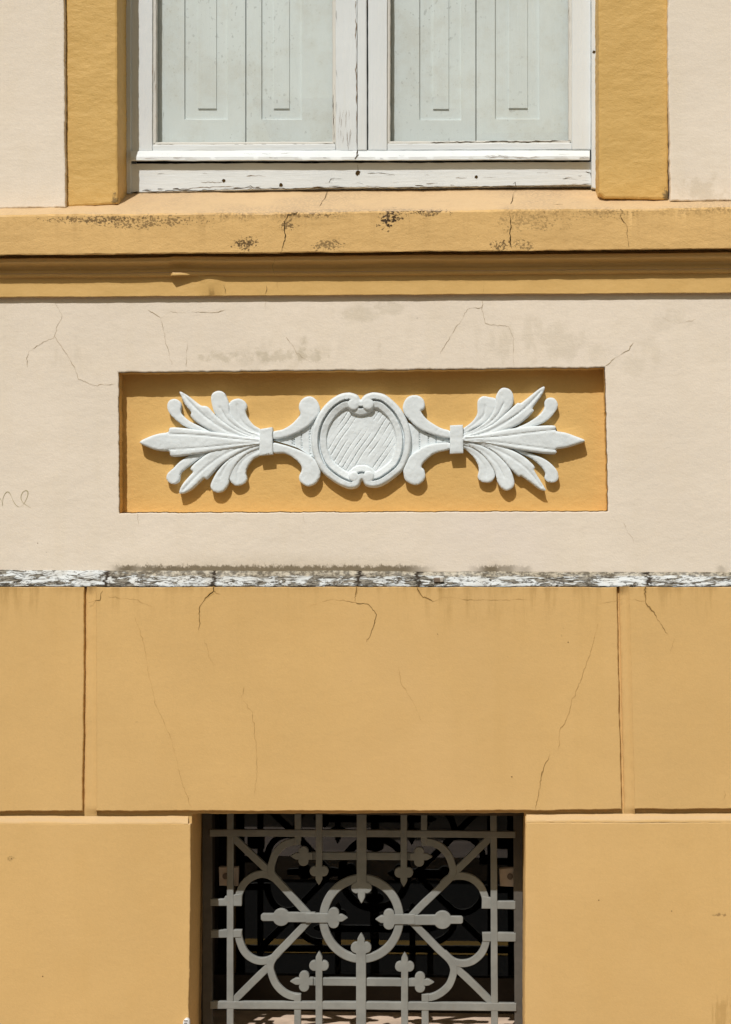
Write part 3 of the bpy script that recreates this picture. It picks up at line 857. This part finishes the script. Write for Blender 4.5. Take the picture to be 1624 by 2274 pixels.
relief('centre_leaf', S(c6, [(1412,514),(1350,485),(1285,462),(1224,450),(1218,418),(1130,418),(1030,424),(900,443),(760,472),(612,492),(612,516),(760,530),(900,558),(1010,577),(1120,592),(1222,597),(1228,568),(1285,558),(1350,540)], 3), 25, 0, 20, .42,
       grooves=[(PL(c6, [(1215,445),(1040,465),(840,490),(640,502)]), 3, 1.7), (PL(c6, [(1222,575),(1040,550),(840,525),(640,506)]), 3, 1.4)])
relief('binding', c6([(544,416),(626,412),(629,592),(543,596)]), 25, 0, 5, .8)
# --- scroll arms and webs
def web(c, loop, lines):
    relief('web', c(loop), 11, 0, 3, .9, grooves=[(c(l), 1.6, 3.5) for l in lines])
web(c5, [(1035,512),(1120,480),(1220,430),(1300,380),(1330,480),(1325,640),(1270,610),(1190,560),(1120,535)],
    [[(1155,500),(1157,545)], [(1166,495),(1168,548)], [(1212,465),(1216,560)], [(1272,420),(1265,500),(1272,600)]])
web(c6, [(240,380),(300,410),(400,470),(545,505),(545,520),(470,525),(400,545),(320,590),(260,640)],
    [[(348,455),(350,570)], [(406,480),(408,540)], [(455,490),(456,530)], [(500,497),(500,522)]])
relief('scroll_arm', S(c5, [(1030,457),(1090,442),(1150,407),(1195,360),(1206,338),(1196,300),(1207,260),(1240,233),(1282,232),(1316,262),(1330,310),(1320,350),(1290,385),(1240,432),(1170,470),(1090,497),(1030,500)]), 19, 0, 14, .5)
relief('scroll_arm', S(c5, [(1030,530),(1090,538),(1170,563),(1240,593),(1295,630),(1328,685),(1332,740),(1300,790),(1250,806),(1210,782),(1197,746),(1215,702),(1205,665),(1160,622),(1100,594),(1030,590)]), 20, 0, 14, .5)
relief('scroll_arm', S(c6, [(543,452),(480,430),(400,380),(357,325),(376,310),(382,280),(370,245),(335,223),(290,225),(257,250),(240,300),(255,345),(290,388),(350,440),(450,480),(543,497)]), 19, 0, 14, .5)
relief('scroll_arm', S(c6, [(543,528),(470,528),(400,543),(340,573),(288,612),(253,670),(244,720),(260,770),(310,796),(350,790),(383,752),(378,702),(360,680),(385,642),(450,592),(543,567)]), 20, 0, 14, .5)
# --- cartouche
cart = S(cc, [(760,235),(735,190),(700,163),(640,143),(590,138),(480,160),(350,240),(240,355),(150,510),(105,660),(95,800),(112,950),(170,1110),(260,1235),(400,1347),(540,1420),(640,1440),(735,1405),(778,1325),
              (830,1400),(940,1422),(1060,1392),(1200,1302),(1335,1180),(1412,1020),(1445,850),(1442,700),(1400,540),(1310,370),(1200,250),(1080,162),(950,136),(880,146),(820,170),(785,205)], 3)
curls = [(cc([p])[0], r) for p, r in (((668,300),80*.1646), ((862,298),80*.1646), ((672,1275),68*.1646), ((868,1275),76*.1646))]
mid = cc([(768, 790)])[0]
def cart_h(V, D):
    H = np.full(len(V), 13.0)
    # rim, groove, inner band, field
    rim = 24 * (.62 + .38 * np.sqrt(np.maximum(0, 1 - (1 - np.clip(D / 7, 0, 1)) ** 2)))
    def sm(a, b): return np.clip((D - a) / (b - a), 0, 1)
    H = rim - 12.0 * sm(14.5, 16.0)
    H = H + 9.0 * sm(18.5, 20.0)
    ang = np.arctan2(V[:, 1] - mid[1], V[:, 0] - mid[0])
    H = H - 3.0 * sm(22.0, 33.0) - 5.5 * sm(33.0, 34.8)
    # hatched field
    ux, uy = .83, .555
    s = (V[:, 0] - mid[0]) * ux + (V[:, 1] - mid[1]) * uy
    t = -(V[:, 0] - mid[0]) * uy + (V[:, 1] - mid[1]) * ux
    ph = (s + 3 + .8 * np.sin(t * .07) + 1.2 * np.sin(s * .11)) / 11.6
    g = np.abs(ph - np.round(ph)) * 11.6
    fld = (D > 36.5)
    hm = np.array([max(0.0, min(1.0, .55 + 1.3 * noise.noise((a * .05, b * .03, 4.4)))) for a, b in zip(s, t)])
    H = H - np.where(fld, 2.4 * np.exp(-(g / .95) ** 2) * hm, 0)
    H = H + np.where(fld, 1.2 * np.sin(t * .02), 0)
    for (c, r) in curls:
        dd = np.hypot(V[:, 0] - c[0], V[:, 1] - c[1])
        k = np.clip(dd / r, 0, 1)
        H = np.where(dd < r, np.maximum(H, 21 + 4.0 * np.sqrt(np.maximum(0, 1 - k ** 4))), H)
    return H
relief('cartouche', cart, 24, hfun=cart_h, res=1.15)

# ================================================================== the window
win = empty('shuttered_window', at(800, 425, YW), 'white painted timber window with peeling rails and pale panelled shutters behind its glass', 'window')
TOP = -1140
def bar(name, loop, yf, yb, mat, parent=None, bevel=.0018, amp=.7, seed=0.0):
    return plate([wob(loop, amp, 10, seed)], yf, yb, bevel).obj(name, M[mat], parent or win, True, 40)
# fixed frame
bar('frame_post', [(276, TOP), (292, TOP), (291, 430), (279, 430)], YW - .004, YW + .07, 'wood', seed=.4)
bar('frame_post', [(1313.5, TOP), (1336, TOP), (1336, 424), (1314, 416)], YW - .012, YW + .07, 'wood', seed=1.1)
bar('frame_board', [(289, 363.2), (1313, 359.5), (1313, 411), (1150, 413), (700, 418), (450, 424), (289, 428)], YW, YW + .07, 'woodh', amp=1.6, seed=2.2)
# weather bar with its projecting lip
wb = [(333, 333, YW + .01), (335.5, 334.5, YW - .001), (338, 336, YW - .006), (347, 345, YW - .0125), (349, 347, YW - .0145), (356.5, 353.5, YW - .015), (358, 355, YW - .014), (359.5, 356.5, YW + .05)]
v, f = sweep(wb, 290, 1314, 5, .9, 12.0)
nn = len(wb); last = len(v) - nn
f = f + [tuple(range(nn)), tuple(range(last, last + nn))]
Geo().add(v, f).obj('weather_bar', M['woodh'], win, True, 30)
# sashes
# left sash stiles and rail
bar('sash_stile', [(292, TOP), (340.5, TOP), (338.5, 335), (290.5, 336)], YW + .0002, YW + .024, 'wood', seed=3.3)
bar('sash_stile', [(744, TOP), (792.0, TOP), (793.5, 334.5), (746, 334.5)], YW + .0002, YW + .024, 'wood', seed=4.1)
bar('astragal', [(792.6, TOP), (813, TOP), (815, 334.5), (794.2, 334.5)], YW - .0035, YW + .02, 'wood', seed=4.9, bevel=.003)
bar('sash_rail', [(338.8, 321.5), (745.6, 319.5), (745.6, 334), (338.8, 335.5)], YW + .003, YW + .024, 'woodh', seed=5.2, amp=1.0)
bar('sash_stile', [(816.5, TOP), (862, TOP), (860, 334), (818, 334)], YW + .0004, YW + .024, 'wood', seed=6.3)
bar('sash_stile', [(1270.5, TOP), (1312.8, TOP), (1312.6, 332), (1270.5, 332)], YW + .0004, YW + .024, 'wood', seed=7.7)
bar('sash_rail', [(860.4, 319.5), (1270.2, 317), (1270.2, 332), (860.4, 334)], YW + .003, YW + .024, 'woodh', seed=8.1, amp=1.0)
# putty beads
def bead(loop, seed): return bar('putty_bead', loop, YW + .006, YW + .0235, 'putty', amp=1.3, seed=seed, bevel=.003)
bead([(338, TOP), (349, TOP), (347.5, 323), (337, 323)], 1.5)
bead([(737.5, TOP), (746, TOP), (747, 322), (738.5, 322)], 2.5)
bead([(338, 315.5), (747, 314), (747, 323), (338, 325)], 3.5)
bead([(859, TOP), (869, TOP), (867, 320), (858, 320)], 4.5)
bead([(1262, TOP), (1272, TOP), (1272, 320), (1263, 320)], 5.5)
bead([(859, 313.5), (1272, 311.5), (1272, 320), (859, 322)], 6.5)
# added dark sheet behind the window: room darkness as colour, closes gaps to the sky
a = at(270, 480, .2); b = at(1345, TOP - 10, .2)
Geo().box((a.x, YW + .075, a.z), (b.x, YW + .095, b.z)).obj('dark_backing', M['darkroom'], win)
# glass
for (xa, xb) in ((343, 743), (864, 1267)):
    p = [at(xa, 320, YW + .021), at(xb, 320, YW + .021), at(xb, TOP, YW + .021), at(xa, TOP, YW + .021)]
    g = Geo().add(p, [(0, 1, 2, 3)])
    g.obj('glass_pane', M['pane'], win)
# shutters: leaf with sunk panel and raised field
YH = YW + .038     # face of the shutters
def shutter(x0, x1, px0, px1, pb, fx0, fx1, fb, seed):
    leaf = plate([resample([(x0, TOP - 20), (x1, TOP - 20), (x1, 334), (x0, 334)], 40), resample([(px0, TOP + 60), (px1, TOP + 60), (px1, pb), (px0, pb)], 40)], YH, YH + .03, .0012).obj('shutter', M['shutter'], win, True, 40)
    Geo().add([at(px0 - 6, TOP, YH + .0062), at(px1 + 6, TOP, YH + .0062), at(px1 + 6, pb + 6, YH + .0062), at(px0 - 6, pb + 6, YH + .0062)], [(0, 1, 2, 3)]).obj('panel', M['shutter'], leaf)
    plate([rect(fx0, TOP + 90, fx1, fb)], YH + .0028, YH + .0062, .0006).obj('raised_field', M['shutter'], leaf)
shutter(320, 545.2, 410, 505, 265, 440, 481, 241, 1)
shutter(547.2, 790, 581, 670, 265, 608, 643, 241, 2)
shutter(820, 1056.6, 932, 1024, 266, 962, 997, 242, 3)
shutter(1058.2, 1320, 1100, 1198, 264, 1130, 1172, 240, 4)
# nail holes and flaked paint
def hole(px, py, r, y, name='nail_hole', mat='crack_dark'):
    n = 10
    v = [at(px + r * (1 + .5 * noise.noise((i * 1.1, px * .3, 2))) * math.cos(i * 6.283 / n), py + r * (1 + .5 * noise.noise((i * 1.1, px * .3, 8))) * math.sin(i * 6.283 / n), y - .0007) for i in range(n)]
    Geo().add(v, [tuple(range(n))]).obj(name, M[mat], win)
for px, py, r in ((497, 401, 4), (624, 411, 4.2), (795, 384, 5.5), (1058, 393, 3.6)): hole(px, py, r, YW)
hole(1319, 115, 3.4, YW - .012)
def flake(pts, y, a, b, seed, mat='crack_dark'):
    ribbon(pts, y, a, b, 1.4, seed).obj('paint_crack', M[mat], win)
flake([(289, 427.5), (400, 423.5), (450, 424), (545, 418), (640, 418.5), (700, 417), (812, 415)], YW - .003, 1.5, 2.4, 1)
flake([(544, 417), (556, 413), (566, 417), (560, 421)], YW - .003, 3, 3, 2)
flake([(812, 418), (900, 416), (960, 417), (1050, 415), (1140, 414), (1210, 413), (1310, 411)], YW - .003, 2.2, 1.2, 3)
flake([(795, 332), (792, 345), (788, 353)], YW - .0155, 3.5, 4, 4)
flake([(795, 386), (796, 377), (794, 366)], YW, 2, 1.2, 5)
flake([(731, 405), (735, 397), (744, 395)], YW, 1.6, 1, 6)
flake([(1140, 408), (1145, 405), (1147, 416)], YW, 1.8, 1.4, 7)
flake([(1288, 350), (1300, 349), (1312, 351)], YW - .0156, 3, 2, 8)
flake([(1080, 350), (1120, 347), (1170, 350), (1200, 348)], YW - .0156, 1.2, 1, 9, 'crack')
flake([(400, 421), (445, 416), (520, 414)], YW, 1.2, .6, 10, 'crack')
flake([(288, 365), (288, 420)], YW, 2.2, 1.6, 11)
flake([(350, 321), (420, 323), (560, 321.5), (640, 322), (740, 319.5)], YW + .006, 1.3, 2.2, 12)
flake([(955, 317), (1000, 316), (1100, 314), (1160, 315), (1268, 312)], YW + .006, 1.8, 2.0, 13)
flake([(1301, 381), (1311, 384), (1313, 394)], YW, 1.6, 1.2, 14)
flake([(740, 210), (742, 312)], YW + .006, 1.0, 1.6, 15)
flake([(790, 2), (792, 140), (793, 330)], YW - .0005, 1.2, 1.4, 16, 'crack')
flake([(773, 312), (774, 334)], YW, 1, .8, 17, 'crack')
for i in range(46):
    x = 300 + random.random() * 1000; on_bar = i % 2 == 0
    yy = (340 + random.random() * 15 if on_bar else 380 + random.random() * 30) - 3 * (x - 300) / 1000
    L = 8 + random.random() ** 2 * 46
    flake([(x, yy), (x + L * .5, yy + random.uniform(-1.5, 1.5)), (x + L, yy + random.uniform(-1, 1))], (YW - .0157 if on_bar else YW) , random.uniform(.5, 1.6), .5, 60 + i, random.choice(['crack', 'crack', 'crack_dark']))
for i in range(26):      # loose edge of the paint where the board meets the sill
    x = 300 + random.random() * 1000
    yy = 424 - (x - 289) * .0125 + random.uniform(-5, 1)
    flake([(x, yy), (x + random.uniform(8, 34), yy + random.uniform(-2, 2))], YW, random.uniform(1, 2.6), .6, 120 + i, random.choice(['crack', 'crack_dark']))
for i in range(16):      # nicks along the stiles and beads
    x = random.choice([340, 346, 743, 747, 794, 815, 861, 868, 1264, 1271]); yy = random.random() * 310
    flake([(x, yy), (x + random.uniform(-1.5, 1.5), yy + random.uniform(6, 30))], YW - .003, random.uniform(.8, 2.2), .6, 160 + i, random.choice(['crack', 'crack_dark']))
for i in range(14):
    x = 750 + random.random() * 30; y0 = 225 + random.random() * 70
    flake([(x, y0), (x - 2 + random.random() * 3, y0 + 14 + random.random() * 26)], YW, .6, .5, 20 + i, 'crack')

# ================================================================== cellar opening
YG = .120
gr = empty('iron_grille', at(805, 2400, YG), 'grey cast iron grille with scrolls, ring and trefoil finials in the plinth opening', 'grille')
BOT = 2385
gk = [0]
def gplate(name, loop, dy=0.0, mat='iron', amp=.4, bevel=.0013, thick=.012):
    gk[0] += 1
    return plate([wob(loop, amp, 5, gk[0])], YG + dy, YG + thick + dy, bevel, steps=3).obj(name, M[mat], gr, True, 50)
def stroke_loop(pts, w0, w1=None, sm=True):
    if w1 is None: w1 = w0
    P = smooth_loop(pts, 5, False) if sm and len(pts) > 2 else list(pts)
    L = []; R = []
    for i, p in enumerate(P):
        a = P[max(0, i-1)]; b = P[min(len(P)-1, i+1)]
        t = Vector((b[0]-a[0], b[1]-a[1])).normalized()
        k = (w0 + (w1 - w0) * i / (len(P) - 1)) / 2
        L.append((p[0] - t.y * k, p[1] + t.x * k)); R.append((p[0] + t.y * k, p[1] - t.x * k))
    return L + R[::-1]
LZ = lambda L: [(393.05 + .258 * a, 1776.6 + .258 * b) for a, b in L]
RZ = lambda L: [(793.96 + .258 * a, 1776.6 + .258 * b) for a, b in L]
# surrounding frame
gplate('frame_bar', [(449, 1795), (470.5, 1795), (472.5, BOT), (451, BOT)], .004, 'frame_brown', .8)
gplate('frame_bar', [(1140, 1795), (1161, 1795), (1162, BOT), (1144, BOT)], .0042, 'frame_brown', .6)
gplate('top_rail', [(466, 1842.5), (800, 1843), (1145, 1846.5), (1145, 1861), (800, 1859), (466, 1857.5)], .0006)
gplate('bottom_rail', [(467, 2224), (800, 2225), (1147, 2228), (1147, 2246), (800, 2242.5), (467, 2240.5)], .0006)
gplate('upright_bar', [(504, 1795), (518.5, 1795), (518.5, BOT), (503.5, BOT)], .0012)
gplate('upright_bar', [(1089, 1795), (1103.5, 1795), (1107, BOT), (1091.5, BOT)], .0012)
gplate('short_bar', [(654.5, 1795), (668.5, 1795), (668.5, 1868), (654.5, 1876)], .0018)
gplate('short_bar', [(653.5, 2208), (668.5, 2208), (668.5, BOT), (653.5, BOT)], .0018)
gplate('short_bar', [(935, 1795), (949, 1795), (949, 1876), (935, 1868)], .0018)
gplate('short_bar', [(936.5, 2208), (952, 2208), (953, BOT), (937, BOT)], .0018)
# stubs joining the scrolls to the frame
gplate('side_stub', [(467, 1996.5), (497, 1997), (500, 1991), (538, 1984), (537, 2012.5), (467, 2012)], .0024)
gplate('side_stub', [(468, 2066), (494, 2066), (496, 2065), (537.5, 2065), (536, 2082), (468, 2083)], .0024)
gplate('side_stub', [(1071, 1990), (1100, 1996), (1106, 2001.5), (1145, 2001.5), (1145, 2019.5), (1070, 2018)], .0024)
gplate('side_stub', [(1071, 2071.5), (1100, 2071), (1146, 2072), (1146, 2091.5), (1072, 2091)], .0024)
# scrolls: arms from the spear to the corners
W = 16.0
def arm(c, pts, w=W, dy=.0): gplate('scroll', stroke_loop(c(pts), w), dy)
arm(LZ, [(1150,1010),(1060,915),(930,770),(830,660),(808,610),(817,545),(850,460),(920,390),(1000,362),(1064,357)], W, .0030)
arm(LZ, [(880,705),(800,655),(725,640),(640,668),(575,725),(540,795),(528,850),(526,880)], W, .0036)
arm(LZ, [(470,310),(620,455),(800,625)], W, .0042)
arm(LZ, [(1150,1020),(1060,1120),(940,1245),(840,1350),(803,1430),(817,1510),(855,1595),(920,1660),(990,1692),(1066,1702)], W, .0030)
arm(LZ, [(900,1285),(830,1360),(745,1390),(660,1375),(585,1315),(540,1215),(527,1130)], W, .0036)
arm(LZ, [(475,1745),(620,1600),(800,1425)], W, .0042)
arm(RZ, [(450,1020),(560,905),(700,770),(790,680),(822,620),(810,545),(775,465),(710,400),(640,370),(552,362)], W, .0030)
arm(RZ, [(730,730),(800,670),(890,655),(985,680),(1060,745),(1098,830),(1106,900)], W, .0036)
arm(RZ, [(1150,318),(1010,455),(820,640)], W, .0042)
arm(RZ, [(450,1030),(560,1145),(690,1280),(790,1375),(828,1450),(818,1530),(780,1610),(710,1670),(640,1700),(556,1710)], W, .0030)
arm(RZ, [(740,1320),(820,1390),(905,1410),(990,1390),(1065,1325),(1105,1235),(1112,1150)], W, .0036)
arm(RZ, [(1165,1755),(1020,1610),(830,1430)], W, .0042)
# ring
def ellipse(cx, cy, rx, ry, n=72): return [(cx + rx * math.cos(i * 6.28319 / n), cy + ry * math.sin(i * 6.28319 / n)) for i in range(n)]
plate([ellipse(802.8, 2041, 94, 98.5), ellipse(802.8, 2041, 75.0, 79.5)], YG + .0008, YG + .0128, .0022, steps=3).obj('ring', M['iron'], gr, True, 50)
# finials
def finial(cx, cy, ux, uy, lobe, tip, bar0, w, dy, lr, neck=None):
    """bar ending in a trefoil: (cx,cy) centre of the side lobes, (ux,uy) pointing direction,
       lobe = reach of the side lobes, tip = distance to the point, bar0 = length of bar behind"""
    vx, vy = -uy, ux
    h = w / 2
    loc = [(-bar0, h), (-lr * .95, h)]
    for i in range(9):
        t = math.radians(200 - i * 25.0 - 10)
        loc.append((lr * math.cos(t), lobe - lr + lr * math.sin(t)))
    loc += [(lr * .75, lr * .62), (lr * 1.25, lr * .66), (tip * .62, lr * .62), (tip * .85, lr * .28), (tip, 0)]
    full = loc + [(a, -b) for a, b in loc[-2::-1]]
    return [(cx + a * ux + b * vx, cy + a * uy + b * vy) for a, b in full]
def fin(name, *a, dy=0.0): gplate(name, finial(*a[:8], dy, a[8]), dy, amp=.25)
# args: cx, cy, ux, uy, lobe reach, tip, bar length, bar width, lobe radius
fin('finial', 674, 1901.5, -1, 0, 22, 29, 20, 16, 11.5, dy=-.0004)
fin('finial', 931, 1903, 1, 0, 22, 30, 20, 16, 11.5, dy=-.0004)
fin('finial', 675.5, 2180, -1, 0, 23, 31, 20, 17, 11.5, dy=-.0004)
fin('finial', 933, 2182, 1, 0, 23, 31, 20, 17, 11.5, dy=-.0004)
gplate('cross_bar', [(690, 1893), (915, 1894), (915, 1910.5), (690, 1909.5)], .0048)
gplate('cross_bar', [(690, 2171.5), (915, 2173.5), (915, 2191), (690, 2189)], .0048)
fin('finial_bar', 708.5, 1935, 0, 1, 21, 31, 142, 14.2, 11.5, dy=-.0008)
fin('finial_bar', 897, 1938, 0, 1, 21, 32, 145, 14.2, 11.5, dy=-.0008)
fin('finial_bar', 708.5, 2145, 0, -1, 22, 32, 240, 15, 11.5, dy=-.0008)
fin('finial_bar', 898.8, 2147, 0, -1, 21.5, 32, 240, 15.4, 11.5, dy=-.0008)
fin('centre_bar', 803, 1972, 0, 1, 23, 35, 180, 21.5, 12.5, dy=-.0014)
fin('centre_bar', 802, 2105, 0, -1, 23, 33, 280, 22, 12.5, dy=-.0014)
fin('ring_finial', 741, 2039, 1, 0, 23, 31, 62, 21, 12.5, dy=-.0018)
fin('ring_finial', 864, 2042, -1, 0, 23, 30, 58, 22, 12.5, dy=-.0018)
def spear(xj, cy, xb, rb, xt, w, wt, s):
    h = w / 2; k = wt / 2
    L = [(xj, -h)]
    a0 = math.asin(h / rb); a1 = math.asin(k / rb)
    L += [(xb - s * rb * math.cos(a0 + (math.pi - a0 - a1) * i / 10.0), -rb * math.sin(a0 + (math.pi - a0 - a1) * i / 10.0)) for i in range(11)]
    L += [(xt - s * k * .6, -k), (xt - s * 1.0, -k * .6)]
    L = [(x, y) for x, y in L]
    full = L + [(x, -y) for x, y in L[::-1]]
    return [(x, cy + y) for x, y in full]
gplate('spear', spear(700, 2037.5, 624.5, 19.2, 578.5, 21.5, 16.5, -1), -.0010, amp=.25)
gplate('spear', spear(906, 2043.5, 983, 20.0, 1029.5, 21.5, 16.5, 1), -.0010, amp=.25)

# cellar window behind the grille, on a dusty inner sill
YQ = .42
zs = at(805, 2247, YQ).z
xl, xr = at(427, 2000, .16).x, at(1166, 2000, .16).x
zt = at(800, 1803, 0).z
Geo().box((xl - .12, .05, zs - .12), (xr + .12, YQ + .03, zs)).obj('cellar_sill', M['cellar_sill'], house)
g = Geo()
g.box((xl - .10, .163, zs), (xl - .03, YQ + .02, zt + .25)); g.box((xr + .03, .163, zs), (xr + .10, YQ + .02, zt + .25))
g.box((xl - .10, .163, zt + .12), (xr + .10, YQ + .02, zt + .25))
g.obj('cellar_reveal', M['reveal_dark'], house)
cw = empty('cellar_window', (0.0, YQ, zs), 'dark glazed cellar window behind the iron grille', 'window')
x0, x1 = xl - .03, xr + .03
zt2 = zt + .12
zs2 = zs
g = Geo()
g.box((x0, YQ, zs2), (x0 + .035, YQ + .04, zt2)); g.box((x1 - .035, YQ, zs2), (x1, YQ + .04, zt2))
g.obj('frame_stile', M['timber'], cw)
Geo().box((x0 + .035, YQ, zs2), (x1 - .035, YQ + .04, zs2 + .085)).obj('frame_rail', M['timber'], cw)
Geo().box((x0 + .035, YQ, zt2 - .03), (x1 - .035, YQ + .04, zt2)).obj('frame_rail', M['timber'], cw)
Geo().add([(x0 + .03, YQ + .012, zs2 + .01), (x1 - .03, YQ + .012, zs2 + .01), (x1 - .03, YQ + .012, zt2 - .02), (x0 + .03, YQ + .012, zt2 - .02)], [(0, 1, 2, 3)]).obj('glass_pane', M['cellar_pane'], cw)
# dim cellar behind the glass
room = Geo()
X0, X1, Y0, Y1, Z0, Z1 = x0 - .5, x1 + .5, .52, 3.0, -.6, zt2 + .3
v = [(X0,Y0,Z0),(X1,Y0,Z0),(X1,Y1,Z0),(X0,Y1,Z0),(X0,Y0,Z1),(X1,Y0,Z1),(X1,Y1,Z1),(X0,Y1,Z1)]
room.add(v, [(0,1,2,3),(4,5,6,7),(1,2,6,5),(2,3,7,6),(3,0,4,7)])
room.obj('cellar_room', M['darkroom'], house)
# pale fixing plates beside the cellar window
for (loop, bx, by, lab) in (([(486, 1926), (529, 1926), (528, 1968), (487, 1967)], 500.5, 1946, 0), ([(1109, 1930), (1146, 1927), (1150, 1970), (1111, 1968)], 1133, 1947, 1)):
    lo = plate([loop], .150, .170, .002).obj('fixing_plate', M['lug'], gr, True, 40)
    plate([ellipse(bx, by, 6.5, 7, 14)], .146, .151, .0015).obj('bolt', M['bolt'], lo, True, 40)

# small fittings on the wall
kn = empty('wall_peg', at(414, 2274, YP), 'small white plastic peg on the plinth edge left of the grille', 'peg')
plate([smooth_loop([(406, 2278), (407, 2268), (412, 2263), (418, 2264), (421, 2270), (420, 2282), (412, 2286)], 4)], YP - .012, YP, .004, steps=4).obj('peg_head', M['plastic'], kn, True, 60)
plate([rect(409, 2266.0, 417, 2267.6)], YP - .0128, YP - .011).obj('peg_slot', M['bolt'], kn)
plate([rect(409, 2271.5, 416, 2273.0)], YP - .0128, YP - .011).obj('peg_slot', M['bolt'], kn)
rb = empty('rusty_bolt', at(972, 1290, -.02), 'dark rusty square bolt head on the white ledge below the ornament', 'bolt')
plate([wob([(963, 1283), (983, 1283), (983, 1293), (964, 1294)], .8, 4, 3.0)], -.030, -.015, .002).obj('bolt_head', M['bolt'], rb, True, 50)
plate([wob([(977, 1284), (985, 1283), (986, 1292), (978, 1293)], .5, 4, 6.0)], -.0315, -.016, .0015).obj('bolt_nut', M['kerb'], rb, True, 50)
